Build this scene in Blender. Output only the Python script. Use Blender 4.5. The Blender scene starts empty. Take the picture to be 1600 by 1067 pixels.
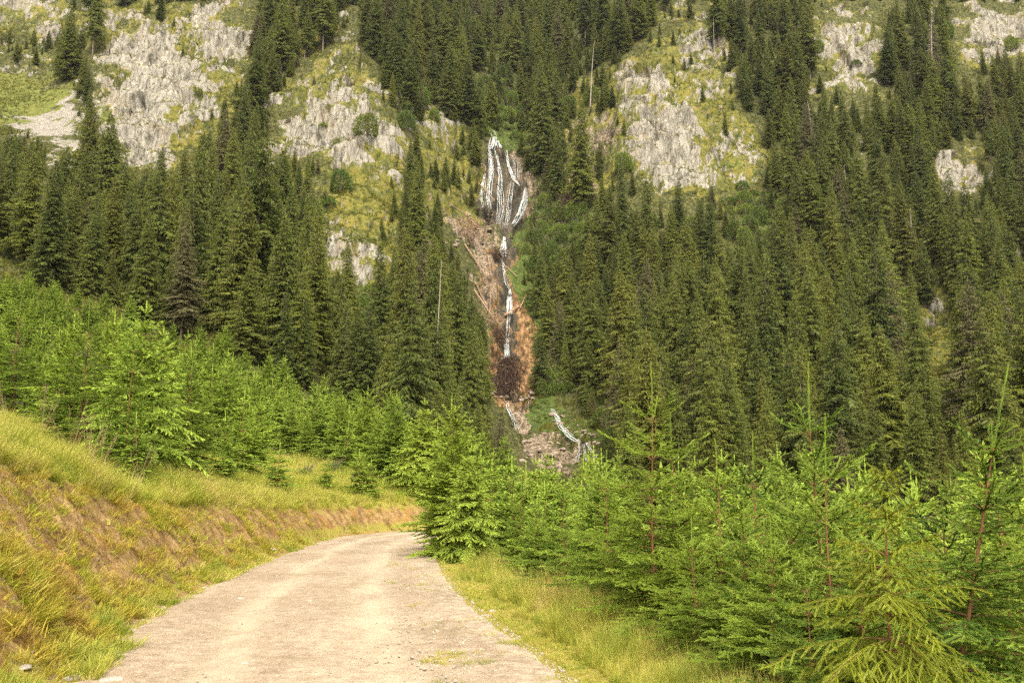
import bpy, math, random, time
import numpy as np
from mathutils import Vector, Matrix, Euler
T0 = time.time()
R = math.radians
rng = np.random.default_rng(7)
random.seed(7)
C = bpy.context.scene.collection
S = bpy.context.scene

# ------------------------------------------------------------------ camera, sky, sun, exposure
EYE = 1.7
PITCH = R(8.9)
FPX = 1500.0                      # focal length in pixels of the 1600 px wide photograph
cam_d = bpy.data.cameras.new("camera"); cam = bpy.data.objects.new("camera", cam_d); bpy.context.scene.collection.objects.link(cam)
cam.location = (0, 0, EYE); cam.rotation_euler = (R(90) + PITCH, 0, 0)
cam_d.sensor_width = 36; cam_d.lens = 36 * FPX / 1600; cam_d.clip_start = 0.1; cam_d.clip_end = 4000
S.camera = cam
SUN_EL, SUN_AZ = R(48), R(170)    # azimuth clockwise from +Y: behind the camera, to the right
w = bpy.data.worlds.new("World"); S.world = w; w.use_nodes = True
wn = w.node_tree; bg = wn.nodes["Background"]
sky = wn.nodes.new("ShaderNodeTexSky"); sky.sky_type = 'NISHITA'; sky.sun_disc = False
sky.sun_elevation = SUN_EL; sky.sun_rotation = SUN_AZ; sky.air_density = 1.0; sky.dust_density = 6.0; sky.ozone_density = 1.0
hsv = wn.nodes.new("ShaderNodeHueSaturation"); hsv.inputs['Saturation'].default_value = 0.08
wn.links.new(sky.outputs[0], hsv.inputs['Color']); wrm = wn.nodes.new("ShaderNodeMix"); wrm.data_type = 'RGBA'; wrm.blend_type = 'MULTIPLY'; wrm.inputs[0].default_value = 1; wrm.inputs[7].default_value = (1.0, 0.96, 0.86, 1)
wn.links.new(hsv.outputs[0], wrm.inputs[6]); wn.links.new(wrm.outputs[2], bg.inputs[0]); bg.inputs[1].default_value = 0.15
sun_d = bpy.data.lights.new("sun", 'SUN'); sun = bpy.data.objects.new("sun", sun_d); bpy.context.scene.collection.objects.link(sun)
sun_d.energy = 1.5; sun_d.angle = R(22); sun_d.color = (1.0, 0.88, 0.66)
sd = Vector((math.sin(SUN_AZ) * math.cos(SUN_EL), math.cos(SUN_AZ) * math.cos(SUN_EL), math.sin(SUN_EL)))
sun.rotation_euler = sd.to_track_quat('Z', 'Y').to_euler()
S.view_settings.view_transform = 'Standard'; S.view_settings.look = 'None'; S.view_settings.gamma = 1
S.view_settings.exposure = 1.4
S.cycles.use_denoising = False; S.cycles.max_bounces = 6; S.cycles.diffuse_bounces = 3; S.cycles.transparent_max_bounces = 12
S.cycles.glossy_bounces = 2; S.cycles.transmission_bounces = 3

# ------------------------------------------------------------------ maths helpers
cP, sP = math.cos(PITCH), math.sin(PITCH)
def tn_of_row(py):                # height gained per metre of Y for a picture row
    yc = (533.5 - np.asarray(py, float)) / FPX
    return (sP + yc * cP) / (cP - yc * sP)
def project(P):
    P = np.asarray(P, float); x, y, z = P[..., 0], P[..., 1], P[..., 2] - EYE
    d = y * cP + z * sP; up = -y * sP + z * cP
    d = np.maximum(d, 0.05)
    return 800 + FPX * x / d, 533.5 - FPX * up / d
def ground_pt(px, py, z=0.0):     # where a picture point meets the height z
    yc = (533.5 - py) / FPX; xc = (px - 800) / FPX
    t = (sP + yc * cP); s = (z - EYE) / t
    return s * xc, s * (cP - yc * sP)
def smooth(x, a, b):
    t = np.clip((x - a) / (b - a), 0, 1); return t * t * (3 - 2 * t)
def _h(ix, iy, iz, seed):
    n = (ix * 374761393 + iy * 668265263 + iz * 2147483647 + seed * 1274126177) & 0xFFFFFFFF
    n = ((n ^ (n >> 13)) * 1103515245) & 0xFFFFFFFF
    n = ((n ^ (n >> 16)) * 2654435761) & 0xFFFFFFFF
    return ((n ^ (n >> 15)) & 0xFFFFFF) / float(0xFFFFFF)
def vnoise(x, y, z=0.0, seed=0):
    x, y, z = np.broadcast_arrays(np.asarray(x, float), np.asarray(y, float), np.asarray(z, float))
    fx, fy, fz = np.floor(x), np.floor(y), np.floor(z)
    ix, iy, iz = fx.astype(np.int64), fy.astype(np.int64), fz.astype(np.int64)
    tx, ty, tz = x - fx, y - fy, z - fz
    tx = tx * tx * (3 - 2 * tx); ty = ty * ty * (3 - 2 * ty); tz = tz * tz * (3 - 2 * tz)
    def c(a, b, d): return _h(ix + a, iy + b, iz + d, seed)
    x00 = c(0,0,0) * (1 - tx) + c(1,0,0) * tx; x10 = c(0,1,0) * (1 - tx) + c(1,1,0) * tx
    x01 = c(0,0,1) * (1 - tx) + c(1,0,1) * tx; x11 = c(0,1,1) * (1 - tx) + c(1,1,1) * tx
    return ((x00 * (1 - ty) + x10 * ty) * (1 - tz) + (x01 * (1 - ty) + x11 * ty) * tz) * 2 - 1
def fbm(x, y, z=0.0, o=4, seed=0, g=0.5):
    s = 0; a = 1.0; t = 0
    for k in range(o):
        s = s + a * vnoise(np.asarray(x) * 2 ** k, np.asarray(y) * 2 ** k, np.asarray(z) * 2 ** k, seed + k * 17); t += a; a *= g
    return s / t
def cells(x, y, z, seed=0):
    """cellular noise: (random value of the nearest cell, tilt value, gap to the next cell)"""
    ix, iy, iz = [np.floor(v).astype(np.int64) for v in (x, y, z)]; d1 = np.full(x.shape, 9.); d2 = d1.copy(); idv = np.zeros(x.shape); rx = idv.copy()
    for a in (-1, 0, 1):
        for b in (-1, 0, 1):
            for c in (-1, 0, 1):
                jx, jy, jz = ix + a, iy + b, iz + c; px, py, pz = jx + _h(jx, jy, jz, seed + 1), jy + _h(jx, jy, jz, seed + 2), jz + _h(jx, jy, jz, seed + 3)
                d = np.sqrt((px - x) ** 2 + (py - y) ** 2 + (pz - z) ** 2); n = d < d1
                d2 = np.where(n, d1, np.minimum(d2, d)); h = _h(jx, jy, jz, seed + 4)
                idv = np.where(n, h, idv); rx = np.where(n, (x - px) * (_h(jx, jy, jz, seed + 5) - .5) * 2 + (z - pz) * (_h(jx, jy, jz, seed + 6) - .5) * 2, rx); d1 = np.where(n, d, d1)
    return idv, rx, d2 - d1
def blur(A, n, axis):
    if n < 1: return A
    k = np.exp(-0.5 * (np.arange(-3 * n, 3 * n + 1) / n) ** 2); k /= k.sum()
    B = np.moveaxis(A, axis, 0); Bp = np.concatenate([np.repeat(B[:1], 3 * n, 0), B, np.repeat(B[-1:], 3 * n, 0)], 0)
    out = np.zeros_like(B)
    for i, kk in enumerate(k): out += kk * Bp[i:i + B.shape[0]]
    return np.moveaxis(out, 0, axis)

# ------------------------------------------------------------------ object helpers
def mesh_np(name, V, F, mats, attrs=None, smooth_shade=False, mi=None):
    """V (n,3); F (m,3) or (m,4) int; attrs name->(n,) float"""
    me = bpy.data.meshes.new(name)
    V = np.ascontiguousarray(V, dtype=np.float32); F = np.ascontiguousarray(F, dtype=np.int32)
    k = F.shape[1]
    me.vertices.add(len(V)); me.vertices.foreach_set('co', V.ravel())
    me.loops.add(F.size); me.loops.foreach_set('vertex_index', F.ravel())
    me.polygons.add(len(F)); me.polygons.foreach_set('loop_start', np.arange(0, F.size, k, dtype=np.int32))
    me.update(calc_edges=True)
    if smooth_shade: me.polygons.foreach_set('use_smooth', np.ones(len(F), dtype=bool))
    for m in (mats if isinstance(mats, (list, tuple)) else [mats]): me.materials.append(m)
    if mi is not None: me.polygons.foreach_set('material_index', np.ascontiguousarray(mi, dtype=np.int32))
    for n, a in (attrs or {}).items():
        at = me.attributes.new(n, 'FLOAT', 'POINT'); at.data.foreach_set('value', np.ascontiguousarray(a, dtype=np.float32))
    return me
def add(name, me, parent=None, loc=(0, 0, 0), rot=(0, 0, 0), scale=1.0):
    o = bpy.data.objects.new(name, me); bpy.context.scene.collection.objects.link(o); o.parent = parent
    o.location = [float(v) for v in loc]; o.rotation_euler = [float(v) for v in rot]
    o.scale = [float(scale)] * 3 if np.ndim(scale) == 0 else [float(v) for v in scale]
    return o
def tag(o, label=None, cat=None, group=None, kind=None):
    if label: o['label'] = label
    if cat: o['category'] = cat
    if group: o['group'] = group
    if kind: o['kind'] = kind
    return o

class Geo:                       # collects pieces of a mesh
    def __init__(s): s.V = []; s.F = []; s.n = 0; s.A = []; s.M = []
    def add(s, V, F, a=0.0, m=0):
        V = np.asarray(V, float).reshape(-1, 3); F = np.asarray(F, int).reshape(-1, 4)
        s.V.append(V); s.F.append(F + s.n); s.n += len(V)
        s.A.append(np.broadcast_to(np.asarray(a, float), (len(V),)).copy()); s.M.append(np.full(len(F), m))
    def tube(s, pts, rad, sides=6, a=0.0, m=0, cap=True):
        pts = np.asarray(pts, float); n = len(pts); rad = np.broadcast_to(np.asarray(rad, float), (n,))
        d = np.gradient(pts, axis=0); d /= np.linalg.norm(d, axis=1)[:, None] + 1e-9
        ref = np.where(np.abs(d[:, 2:3]) > 0.9, np.array([[1., 0, 0]]), np.array([[0, 0, 1.]]))
        u = np.cross(d, ref); u /= np.linalg.norm(u, axis=1)[:, None] + 1e-9; v = np.cross(d, u)
        t = np.arange(sides) * 2 * np.pi / sides
        V = pts[:, None] + rad[:, None, None] * (np.cos(t)[None, :, None] * u[:, None] + np.sin(t)[None, :, None] * v[:, None])
        i = np.arange(n - 1)[:, None] * sides; j = np.arange(sides)[None]; j2 = (j + 1) % sides
        F = np.stack([i + j, i + j2, i + sides + j2, i + sides + j], -1).reshape(-1, 4)
        s.add(V.reshape(-1, 3), F, a, m)
        if cap:
            for k, c in ((0, pts[0]), (n - 1, pts[-1])):
                W = np.concatenate([V[k], [c]]); j = np.arange(sides)
                s.add(W, np.stack([j, (j + 1) % sides, np.full(sides, sides), np.full(sides, sides)], -1)[:, [0, 1, 2, 2]], a, m)
    def blades(s, P, D, L, Wd, side, a=0.0, m=0):
        """diamond leaves: base P, direction D, length L, width Wd, side vector"""
        P, D, side = np.asarray(P, float), np.asarray(D, float), np.asarray(side, float)
        L = np.broadcast_to(np.asarray(L, float), (len(P),))[:, None]; Wd = np.broadcast_to(np.asarray(Wd, float), (len(P),))[:, None]
        V = np.stack([P, P + D * L * 0.45 + side * Wd * 0.5, P + D * L, P + D * L * 0.45 - side * Wd * 0.5], 1)
        n = len(P); F = np.arange(4 * n).reshape(n, 4)
        s.add(V.reshape(-1, 3), F, np.repeat(np.broadcast_to(np.asarray(a, float), (n,)), 4), m)
    def mesh(s, name, mats, sm=False):
        V = np.concatenate(s.V); F = np.concatenate(s.F); M = np.concatenate(s.M)
        # collapse degenerate quads into proper triangles is not needed for Cycles, but keep meshes valid
        deg = F[:, 2] == F[:, 3]
        if deg.any():
            me = bpy.data.meshes.new(name); V = V.astype(np.float32)
            Fq, Ft = F[~deg], F[deg][:, :3]
            loops = np.concatenate([Fq.ravel(), Ft.ravel()]).astype(np.int32)
            ls = np.concatenate([np.arange(len(Fq)) * 4, len(Fq) * 4 + np.arange(len(Ft)) * 3]).astype(np.int32)
            me.vertices.add(len(V)); me.vertices.foreach_set('co', V.ravel())
            me.loops.add(len(loops)); me.loops.foreach_set('vertex_index', loops)
            me.polygons.add(len(ls)); me.polygons.foreach_set('loop_start', ls); me.update(calc_edges=True)
            if sm: me.polygons.foreach_set('use_smooth', np.ones(len(ls), dtype=bool))
            for mm in (mats if isinstance(mats, (list, tuple)) else [mats]): me.materials.append(mm)
            me.polygons.foreach_set('material_index', np.concatenate([M[~deg], M[deg]]).astype(np.int32))
            at = me.attributes.new('tip', 'FLOAT', 'POINT'); at.data.foreach_set('value', np.concatenate(s.A).astype(np.float32))
            return me
        return mesh_np(name, V, F, mats, {'tip': np.concatenate(s.A)}, sm, M)

def hide_protos():
    pc = bpy.data.collections.new('prototypes'); return pc
def scatter(name, P, rot, scale, idx, protos, label, cat, seed=0, kind='stuff', group=None):
    """one object; geometry nodes place instances of the prototype meshes on its points"""
    me = bpy.data.meshes.new(name); P = np.asarray(P, np.float32)
    me.vertices.add(len(P)); me.vertices.foreach_set('co', P.ravel())
    a = me.attributes.new('rot', 'FLOAT_VECTOR', 'POINT'); a.data.foreach_set('vector', np.asarray(rot, np.float32).ravel())
    sc = np.asarray(scale, np.float32); sc = np.repeat(sc[:, None], 3, 1) if sc.ndim == 1 else sc
    a = me.attributes.new('siz', 'FLOAT_VECTOR', 'POINT'); a.data.foreach_set('vector', np.ascontiguousarray(sc).ravel())
    a = me.attributes.new('idx', 'INT', 'POINT'); a.data.foreach_set('value', np.asarray(idx, np.int32))
    o = bpy.data.objects.new(name, me); bpy.context.scene.collection.objects.link(o)
    col = bpy.data.collections.new(name + '_kit')
    for k, pm in enumerate(protos):
        q = bpy.data.objects.new('%s_kit_%02d' % (name, k), pm); col.objects.link(q)
    ng = bpy.data.node_groups.new(name, 'GeometryNodeTree')
    ng.interface.new_socket('Geometry', in_out='INPUT', socket_type='NodeSocketGeometry')
    ng.interface.new_socket('Geometry', in_out='OUTPUT', socket_type='NodeSocketGeometry')
    N = ng.nodes; Lk = ng.links
    gi = N.new('NodeGroupInput'); go = N.new('NodeGroupOutput')
    ci = N.new('GeometryNodeCollectionInfo'); ci.inputs[0].default_value = col
    ci.inputs['Separate Children'].default_value = True; ci.inputs['Reset Children'].default_value = True
    m2p = N.new('GeometryNodeMeshToPoints'); iop = N.new('GeometryNodeInstanceOnPoints')
    def attr(nm, t):
        n = N.new('GeometryNodeInputNamedAttribute'); n.data_type = t; n.inputs[0].default_value = nm; return n.outputs[0]
    Lk.new(gi.outputs[0], m2p.inputs[0]); Lk.new(m2p.outputs[0], iop.inputs['Points'])
    Lk.new(ci.outputs[0], iop.inputs['Instance']); iop.inputs['Pick Instance'].default_value = True
    Lk.new(attr('idx', 'INT'), iop.inputs['Instance Index'])
    Lk.new(attr('rot', 'FLOAT_VECTOR'), iop.inputs['Rotation']); Lk.new(attr('siz', 'FLOAT_VECTOR'), iop.inputs['Scale'])
    Lk.new(iop.outputs[0], go.inputs[0])
    md = o.modifiers.new('scatter', 'NODES'); md.node_group = ng
    return tag(o, label, cat, group, kind)

# ------------------------------------------------------------------ materials
def newmat(name):
    m = bpy.data.materials.new(name); m.use_nodes = True; nt = m.node_tree; nt.nodes.clear()
    out = nt.nodes.new('ShaderNodeOutputMaterial'); return m, nt, out
class NT:
    def __init__(s, nt): s.t = nt
    def n(s, typ, **kw):
        x = s.t.nodes.new(typ)
        for k, v in kw.items():
            setattr(x, k, v)
        return x
    def lk(s, a, b): s.t.links.new(a, b)
    def val(s, sock, v):
        if isinstance(v, bpy.types.NodeSocket): s.lk(v, sock)
        else: sock.default_value = v
    def pos(s): return s.n('ShaderNodeNewGeometry').outputs['Position']
    def objc(s): return s.n('ShaderNodeTexCoord').outputs['Object']
    def mapped(s, vec, scale):
        m = s.n('ShaderNodeMapping'); s.lk(vec, m.inputs[0]); m.inputs['Scale'].default_value = scale; return m.outputs[0]
    def noise(s, vec, scale, detail=4, rough=0.55, dist=0.0):
        x = s.n('ShaderNodeTexNoise'); s.lk(vec, x.inputs['Vector']); x.inputs['Scale'].default_value = scale
        x.inputs['Detail'].default_value = detail; x.inputs['Roughness'].default_value = rough; x.inputs['Distortion'].default_value = dist
        return x.outputs['Fac']
    def voro(s, vec, scale, feature='F1', out='Distance', rand=1.0):
        x = s.n('ShaderNodeTexVoronoi', feature=feature); s.lk(vec, x.inputs['Vector']); x.inputs['Scale'].default_value = scale
        x.inputs['Randomness'].default_value = rand
        return x.outputs[out]
    def ramp(s, f, stops):
        r = s.n('ShaderNodeValToRGB'); s.lk(f, r.inputs[0]); e = r.color_ramp.elements
        while len(e) < len(stops): e.new(0.5)
        for k, (p, c) in enumerate(stops):
            e[k].position = p; e[k].color = (*c, 1) if len(c) == 3 else c
        return r.outputs[0]
    def mr(s, f, a, b, c=0.0, d=1.0, sm=True):
        r = s.n('ShaderNodeMapRange'); s.val(r.inputs[0], f); r.interpolation_type = 'SMOOTHSTEP' if sm else 'LINEAR'
        for i, v in ((1, a), (2, b), (3, c), (4, d)): r.inputs[i].default_value = v
        return r.outputs[0]
    def math(s, op, a, b=0.0, c=None):
        m = s.n('ShaderNodeMath', operation=op); s.val(m.inputs[0], a); s.val(m.inputs[1], b)
        if c is not None: s.val(m.inputs[2], c)
        return m.outputs[0]
    def mix(s, f, a, b, mode='MIX'):
        m = s.n('ShaderNodeMix', data_type='RGBA', blend_type=mode); s.val(m.inputs[0], f)
        for i, v in ((6, a), (7, b)):
            if isinstance(v, bpy.types.NodeSocket): s.lk(v, m.inputs[i])
            else: m.inputs[i].default_value = (*v, 1) if len(v) == 3 else v
        return m.outputs[2]
    def attr(s, nm): return s.n('ShaderNodeAttribute', attribute_name=nm).outputs['Fac']
    def rand(s): return s.n('ShaderNodeObjectInfo').outputs['Random']
    def bump(s, h, strength, dist):
        b = s.n('ShaderNodeBump'); s.lk(h, b.inputs['Height']); b.inputs['Strength'].default_value = strength; b.inputs['Distance'].default_value = dist
        return b.outputs[0]
    def bsdf(s, out, col, rough=0.8, nrm=None, spec=0.3, trans=None, tcol=None):
        p = s.n('ShaderNodeBsdfPrincipled')
        if isinstance(col, bpy.types.NodeSocket): s.lk(col, p.inputs['Base Color'])
        else: p.inputs['Base Color'].default_value = (*col, 1)
        s.val(p.inputs['Roughness'], rough); p.inputs['Specular IOR Level'].default_value = spec
        if nrm is not None: s.lk(nrm, p.inputs['Normal'])
        o = p.outputs[0]
        if trans:
            t = s.n('ShaderNodeBsdfTranslucent'); s.lk(tcol if tcol is not None else col, t.inputs[0])
            mx = s.n('ShaderNodeMixShader'); mx.inputs[0].default_value = trans; s.lk(o, mx.inputs[1]); s.lk(t.outputs[0], mx.inputs[2]); o = mx.outputs[0]
        s.lk(o, out.inputs[0]); return p

def foliage_mat(name, dark, mid, light, tipc, patch=0.03, trans=0.25, yellow=(0.11, 0.11, 0.02), ty=0.35, brown=0.0):
    m, nt, out = newmat(name); k = NT(nt)
    r = k.rand(); pos = k.pos()
    big = k.noise(pos, patch, 3)
    base = k.ramp(k.math('ADD', k.math('MULTIPLY', r, 0.85), k.math('MULTIPLY', big, 0.35)), [(0.12, dark), (0.55, mid), (1.0, light)])
    sm = k.noise(pos, 2.2, 3)
    base = k.mix(k.mr(sm, 0.35, 0.7, 0.0, 0.55), base, tipc, 'MIX')
    r2 = k.math('FRACT', k.math('MULTIPLY', r, 17.31))
    base = k.mix(k.mr(r2, 0.6, 1.0, 0.0, ty), base, yellow)
    base = k.mix(k.mr(k.attr('tip'), 0.45, 1.0, 0.0, 0.85), base, tipc)
    if brown: base = k.mix(k.mr(k.math('FRACT', k.math('MULTIPLY', r, 41.7)), 0.93, 0.96, 0.0, brown), base, (0.13, 0.10, 0.06))
    k.bsdf(out, base, 0.55, spec=0.25, trans=trans, tcol=base)
    return m
def bark_mat(name, c1, c2, c3, sc=(1, 1, 0.25)):
    m, nt, out = newmat(name); k = NT(nt); v = k.mapped(k.objc(), sc)
    n = k.noise(v, 18, 5, 0.65); col = k.ramp(n, [(0.3, c1), (0.5, c2), (0.72, c3)])
    col = k.mix(k.mr(k.attr('tip'), 0.0, 1.0, 0.0, 0.7, False), col, (0.22, 0.10, 0.035))
    k.bsdf(out, col, 0.85, k.bump(n, 0.5, 0.02)); return m
M_far = foliage_mat('spruce_needles', (0.020, 0.040, 0.009), (0.055, 0.080, 0.013), (0.125, 0.145, 0.020), (0.17, 0.185, 0.028), patch=0.02, trans=0.28, yellow=(0.16, 0.14, 0.02), brown=.6)
M_young = foliage_mat('young_spruce_needles', (0.030, 0.072, 0.010), (0.080, 0.148, 0.015), (0.155, 0.225, 0.020), (0.32, 0.42, 0.058), patch=0.15, yellow=(0.22, 0.24, 0.02), ty=0.35, trans=0.2)
M_lush = foliage_mat('fresh_spruce_needles', (0.12, 0.18, 0.012), (0.15, 0.215, 0.014), (0.19, 0.25, 0.02), (0.38, 0.45, 0.04), patch=0.8, yellow=(0.22, 0.2, 0.02), ty=0.4, trans=0.3)
M_leaf = foliage_mat('broad_leaves', (0.050, 0.085, 0.016), (0.095, 0.145, 0.022), (0.16, 0.2, 0.03), (0.18, 0.24, 0.04), patch=0.05, trans=0.35)
M_bark = bark_mat('spruce_bark', (0.045, 0.032, 0.022), (0.12, 0.085, 0.06), (0.24, 0.19, 0.15))
M_ybark = bark_mat('young_spruce_bark', (0.07, 0.035, 0.016), (0.13, 0.065, 0.028), (0.20, 0.11, 0.05))
M_dead = bark_mat('dead_wood', (0.10, 0.085, 0.07), (0.24, 0.2, 0.165), (0.42, 0.37, 0.31))
M_log = bark_mat('weathered_log', (0.10, 0.055, 0.03), (0.26, 0.16, 0.10), (0.46, 0.34, 0.24))
M_redneedle = foliage_mat('dead_needles', (0.12, 0.06, 0.03), (0.17, 0.09, 0.045), (0.2, 0.12, 0.06), (0.22, 0.13, 0.06), trans=0.1)

# ------------------------------------------------------------------ terrain data
LE = np.array([(-3.0, -14), (-3.6, 0), (-4.1, 6), ground_pt(100, 1067), ground_pt(150, 1033), ground_pt(215, 968), ground_pt(285, 932), ground_pt(400, 880), ground_pt(490, 848),
               (-6.75, 37), (-5.6, 41.5), (-3.8, 45), (-1, 50.5), (3, 56), (9, 63), (20, 74)])
RE = np.array([(2.8, -14), (1.9, 0), (1.2, 5), ground_pt(905, 1067), ground_pt(805, 990), ground_pt(742, 945), ground_pt(702, 900), ground_pt(680, 862),
               (-2.45, 34), (-1.9, 38), (-0.8, 42), (1.5, 47), (5, 52), (11, 58), (22, 68)])
def polydist(x, y, pl):
    best = np.full(np.shape(x), 1e9); 
    for a, b in zip(pl[:-1], pl[1:]):
        d = b - a; L2 = d @ d; t = np.clip(((x - a[0]) * d[0] + (y - a[1]) * d[1]) / L2, 0, 1)
        best = np.minimum(best, np.hypot(x - a[0] - t * d[0], y - a[1] - t * d[1]))
    return best
def inpoly(x, y, pl):
    pl = np.asarray(pl, float); c = np.zeros(np.shape(x), bool); n = len(pl)
    for i in range(n):
        x1, y1 = pl[i]; x2, y2 = pl[(i + 1) % n]
        if y1 == y2: continue
        k = ((y1 > y) != (y2 > y)) & (x < (x2 - x1) * (y - y1) / (y2 - y1) + x1); c ^= k
    return c
ROADP = np.concatenate([LE, RE[::-1]])
def road_side(x, y):
    """signed: dl>0 left of the road, dr>0 right of it, both 0 on it"""
    ins = inpoly(x, y, ROADP); a = polydist(x, y, LE); b = polydist(x, y, RE)
    left = (~ins) & (a < b); right = (~ins) & ~(a < b)
    return np.where(left, a, 0), np.where(right, b, 0), ins, a, b
def bank_h(y): return np.interp(y, [-5, 0, 9, 13, 18, 24, 33, 45, 60], [2.3, 2.3, 2.35, 2.3, 1.75, 1.55, 1.25, 1.15, 1.0])
def near_z(x, y):
    dl, dr, ins, a, b = road_side(x, y)
    wob = 0.25 * fbm(x * 0.5, y * 0.5, 0, 3, 5)
    H = bank_h(y) * (1 + 0.12 * fbm(x * .35, y * .35, 0, 2, 9)); W = H * 1.05
    t = np.clip(dl / W, 0, 1)
    zl = H * (0.18 * t + 0.82 * (t * t * (3 - 2 * t))) ** 0.9 + np.maximum(dl - W, 0) * np.interp(y, [0, 20, 40, 60], [0.30, 0.30, 0.26, 0.18])
    bm = smooth(dl, 0.05, 0.6) * (1 - smooth(dl, W + .3, W + 1.5))
    zl = zl + bm * (0.13 * fbm(x * 2.2, y * 2.2, 0, 4, 31) + 0.05 * fbm(x * 9, y * 9, 0, 3, 33)) + smooth(dl, W, W + 3) * (wob + 0.06 * fbm(x * 2, y * 2, 0, 3, 77))
    zr = -0.02 * dr - 0.35 * smooth(dr, 0.9, 2.0) - np.maximum(dr - 1.5, 0) * 0.25
    zr = np.maximum(zr, -5 + 0.0 * dr) * 1.0 + smooth(dr, 0.1, 1.5) * 0.25 * wob + smooth(dr, 0.0, .4) * 0.03 * fbm(x * 3, y * 3, 0, 3, 12)
    # slow undulation of the road and its wheel ruts
    zroad = 0.02 * fbm(x * 0.6, y * 0.4, 0, 3, 3) - 0.02 * (smooth(np.minimum(a, b), 0.4, 1.2) * (1 - smooth(np.minimum(a, b), 1.2, 2.0)))
    return np.where(ins, zroad, np.where(dl > 0, zl + 0.0, zr))
TY = np.array([40, 60, 80, 100, 120, 150, 180, 210, 240, 270, 300, 330, 360, 400, 450, 520, 620, 700.])
TX = [-900, -300, 0, 200, 400, 560, 700, 780, 860, 1000, 1200, 1400, 1600, 1900, 2500]
TR = np.array([
 [600, 520, 450, 410, 380, 340, 290, 230, 170, 120, 70, 20, -30, -80, -140, -200, -280, -330],
 [600, 540, 470, 430, 400, 360, 310, 250, 190, 140, 90, 40, -10, -60, -120, -200, -280, -330],
 [610, 560, 505, 475, 450, 405, 360, 310, 260, 220, 180, 130, 85, 30, -40, -120, -200, -250],
 [680, 650, 590, 550, 510, 455, 405, 345, 290, 232, 130, 25, -30, -80, -140, -200, -260, -300],
 [740, 710, 660, 620, 590, 525, 455, 385, 315, 240, 160, 80, 10, -60, -130, -200, -260, -300],
 [800, 775, 735, 695, 655, 580, 490, 390, 280, 170, 90, 20, -30, -90, -150, -210, -270, -300],
 [820, 800, 780, 755, 730, 670, 600, 530, 450, 350, 250, 180, 130, 80, 30, -20, -60, -90],
 [850, 835, 825, 810, 790, 755, 725, 697, 610, 480, 340, 195, 160, 118, 80, 50, 42, 42],
 [900, 860, 845, 825, 800, 765, 735, 690, 600, 500, 390, 270, 190, 130, 75, 30, -20, -50],
 [1000, 930, 880, 850, 820, 780, 710, 620, 510, 370, 180, 90, 30, -30, -90, -150, -210, -260],
 [1060, 970, 900, 860, 815, 745, 665, 570, 460, 345, 240, 140, 50, -30, -100, -160, -220, -260],
 [1060, 980, 900, 850, 800, 720, 640, 540, 440, 340, 240, 140, 60, -20, -90, -160, -220, -260],
 [1060, 980, 890, 835, 775, 690, 600, 510, 415, 310, 210, 120, 50, -20, -90, -160, -220, -260],
 [1060, 980, 880, 800, 730, 640, 540, 450, 360, 270, 180, 100, 30, -30, -90, -160, -220, -260],
 [1060, 980, 880, 800, 730, 640, 540, 450, 360, 270, 180, 100, 30, -30, -90, -160, -220, -260]], float)
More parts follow.
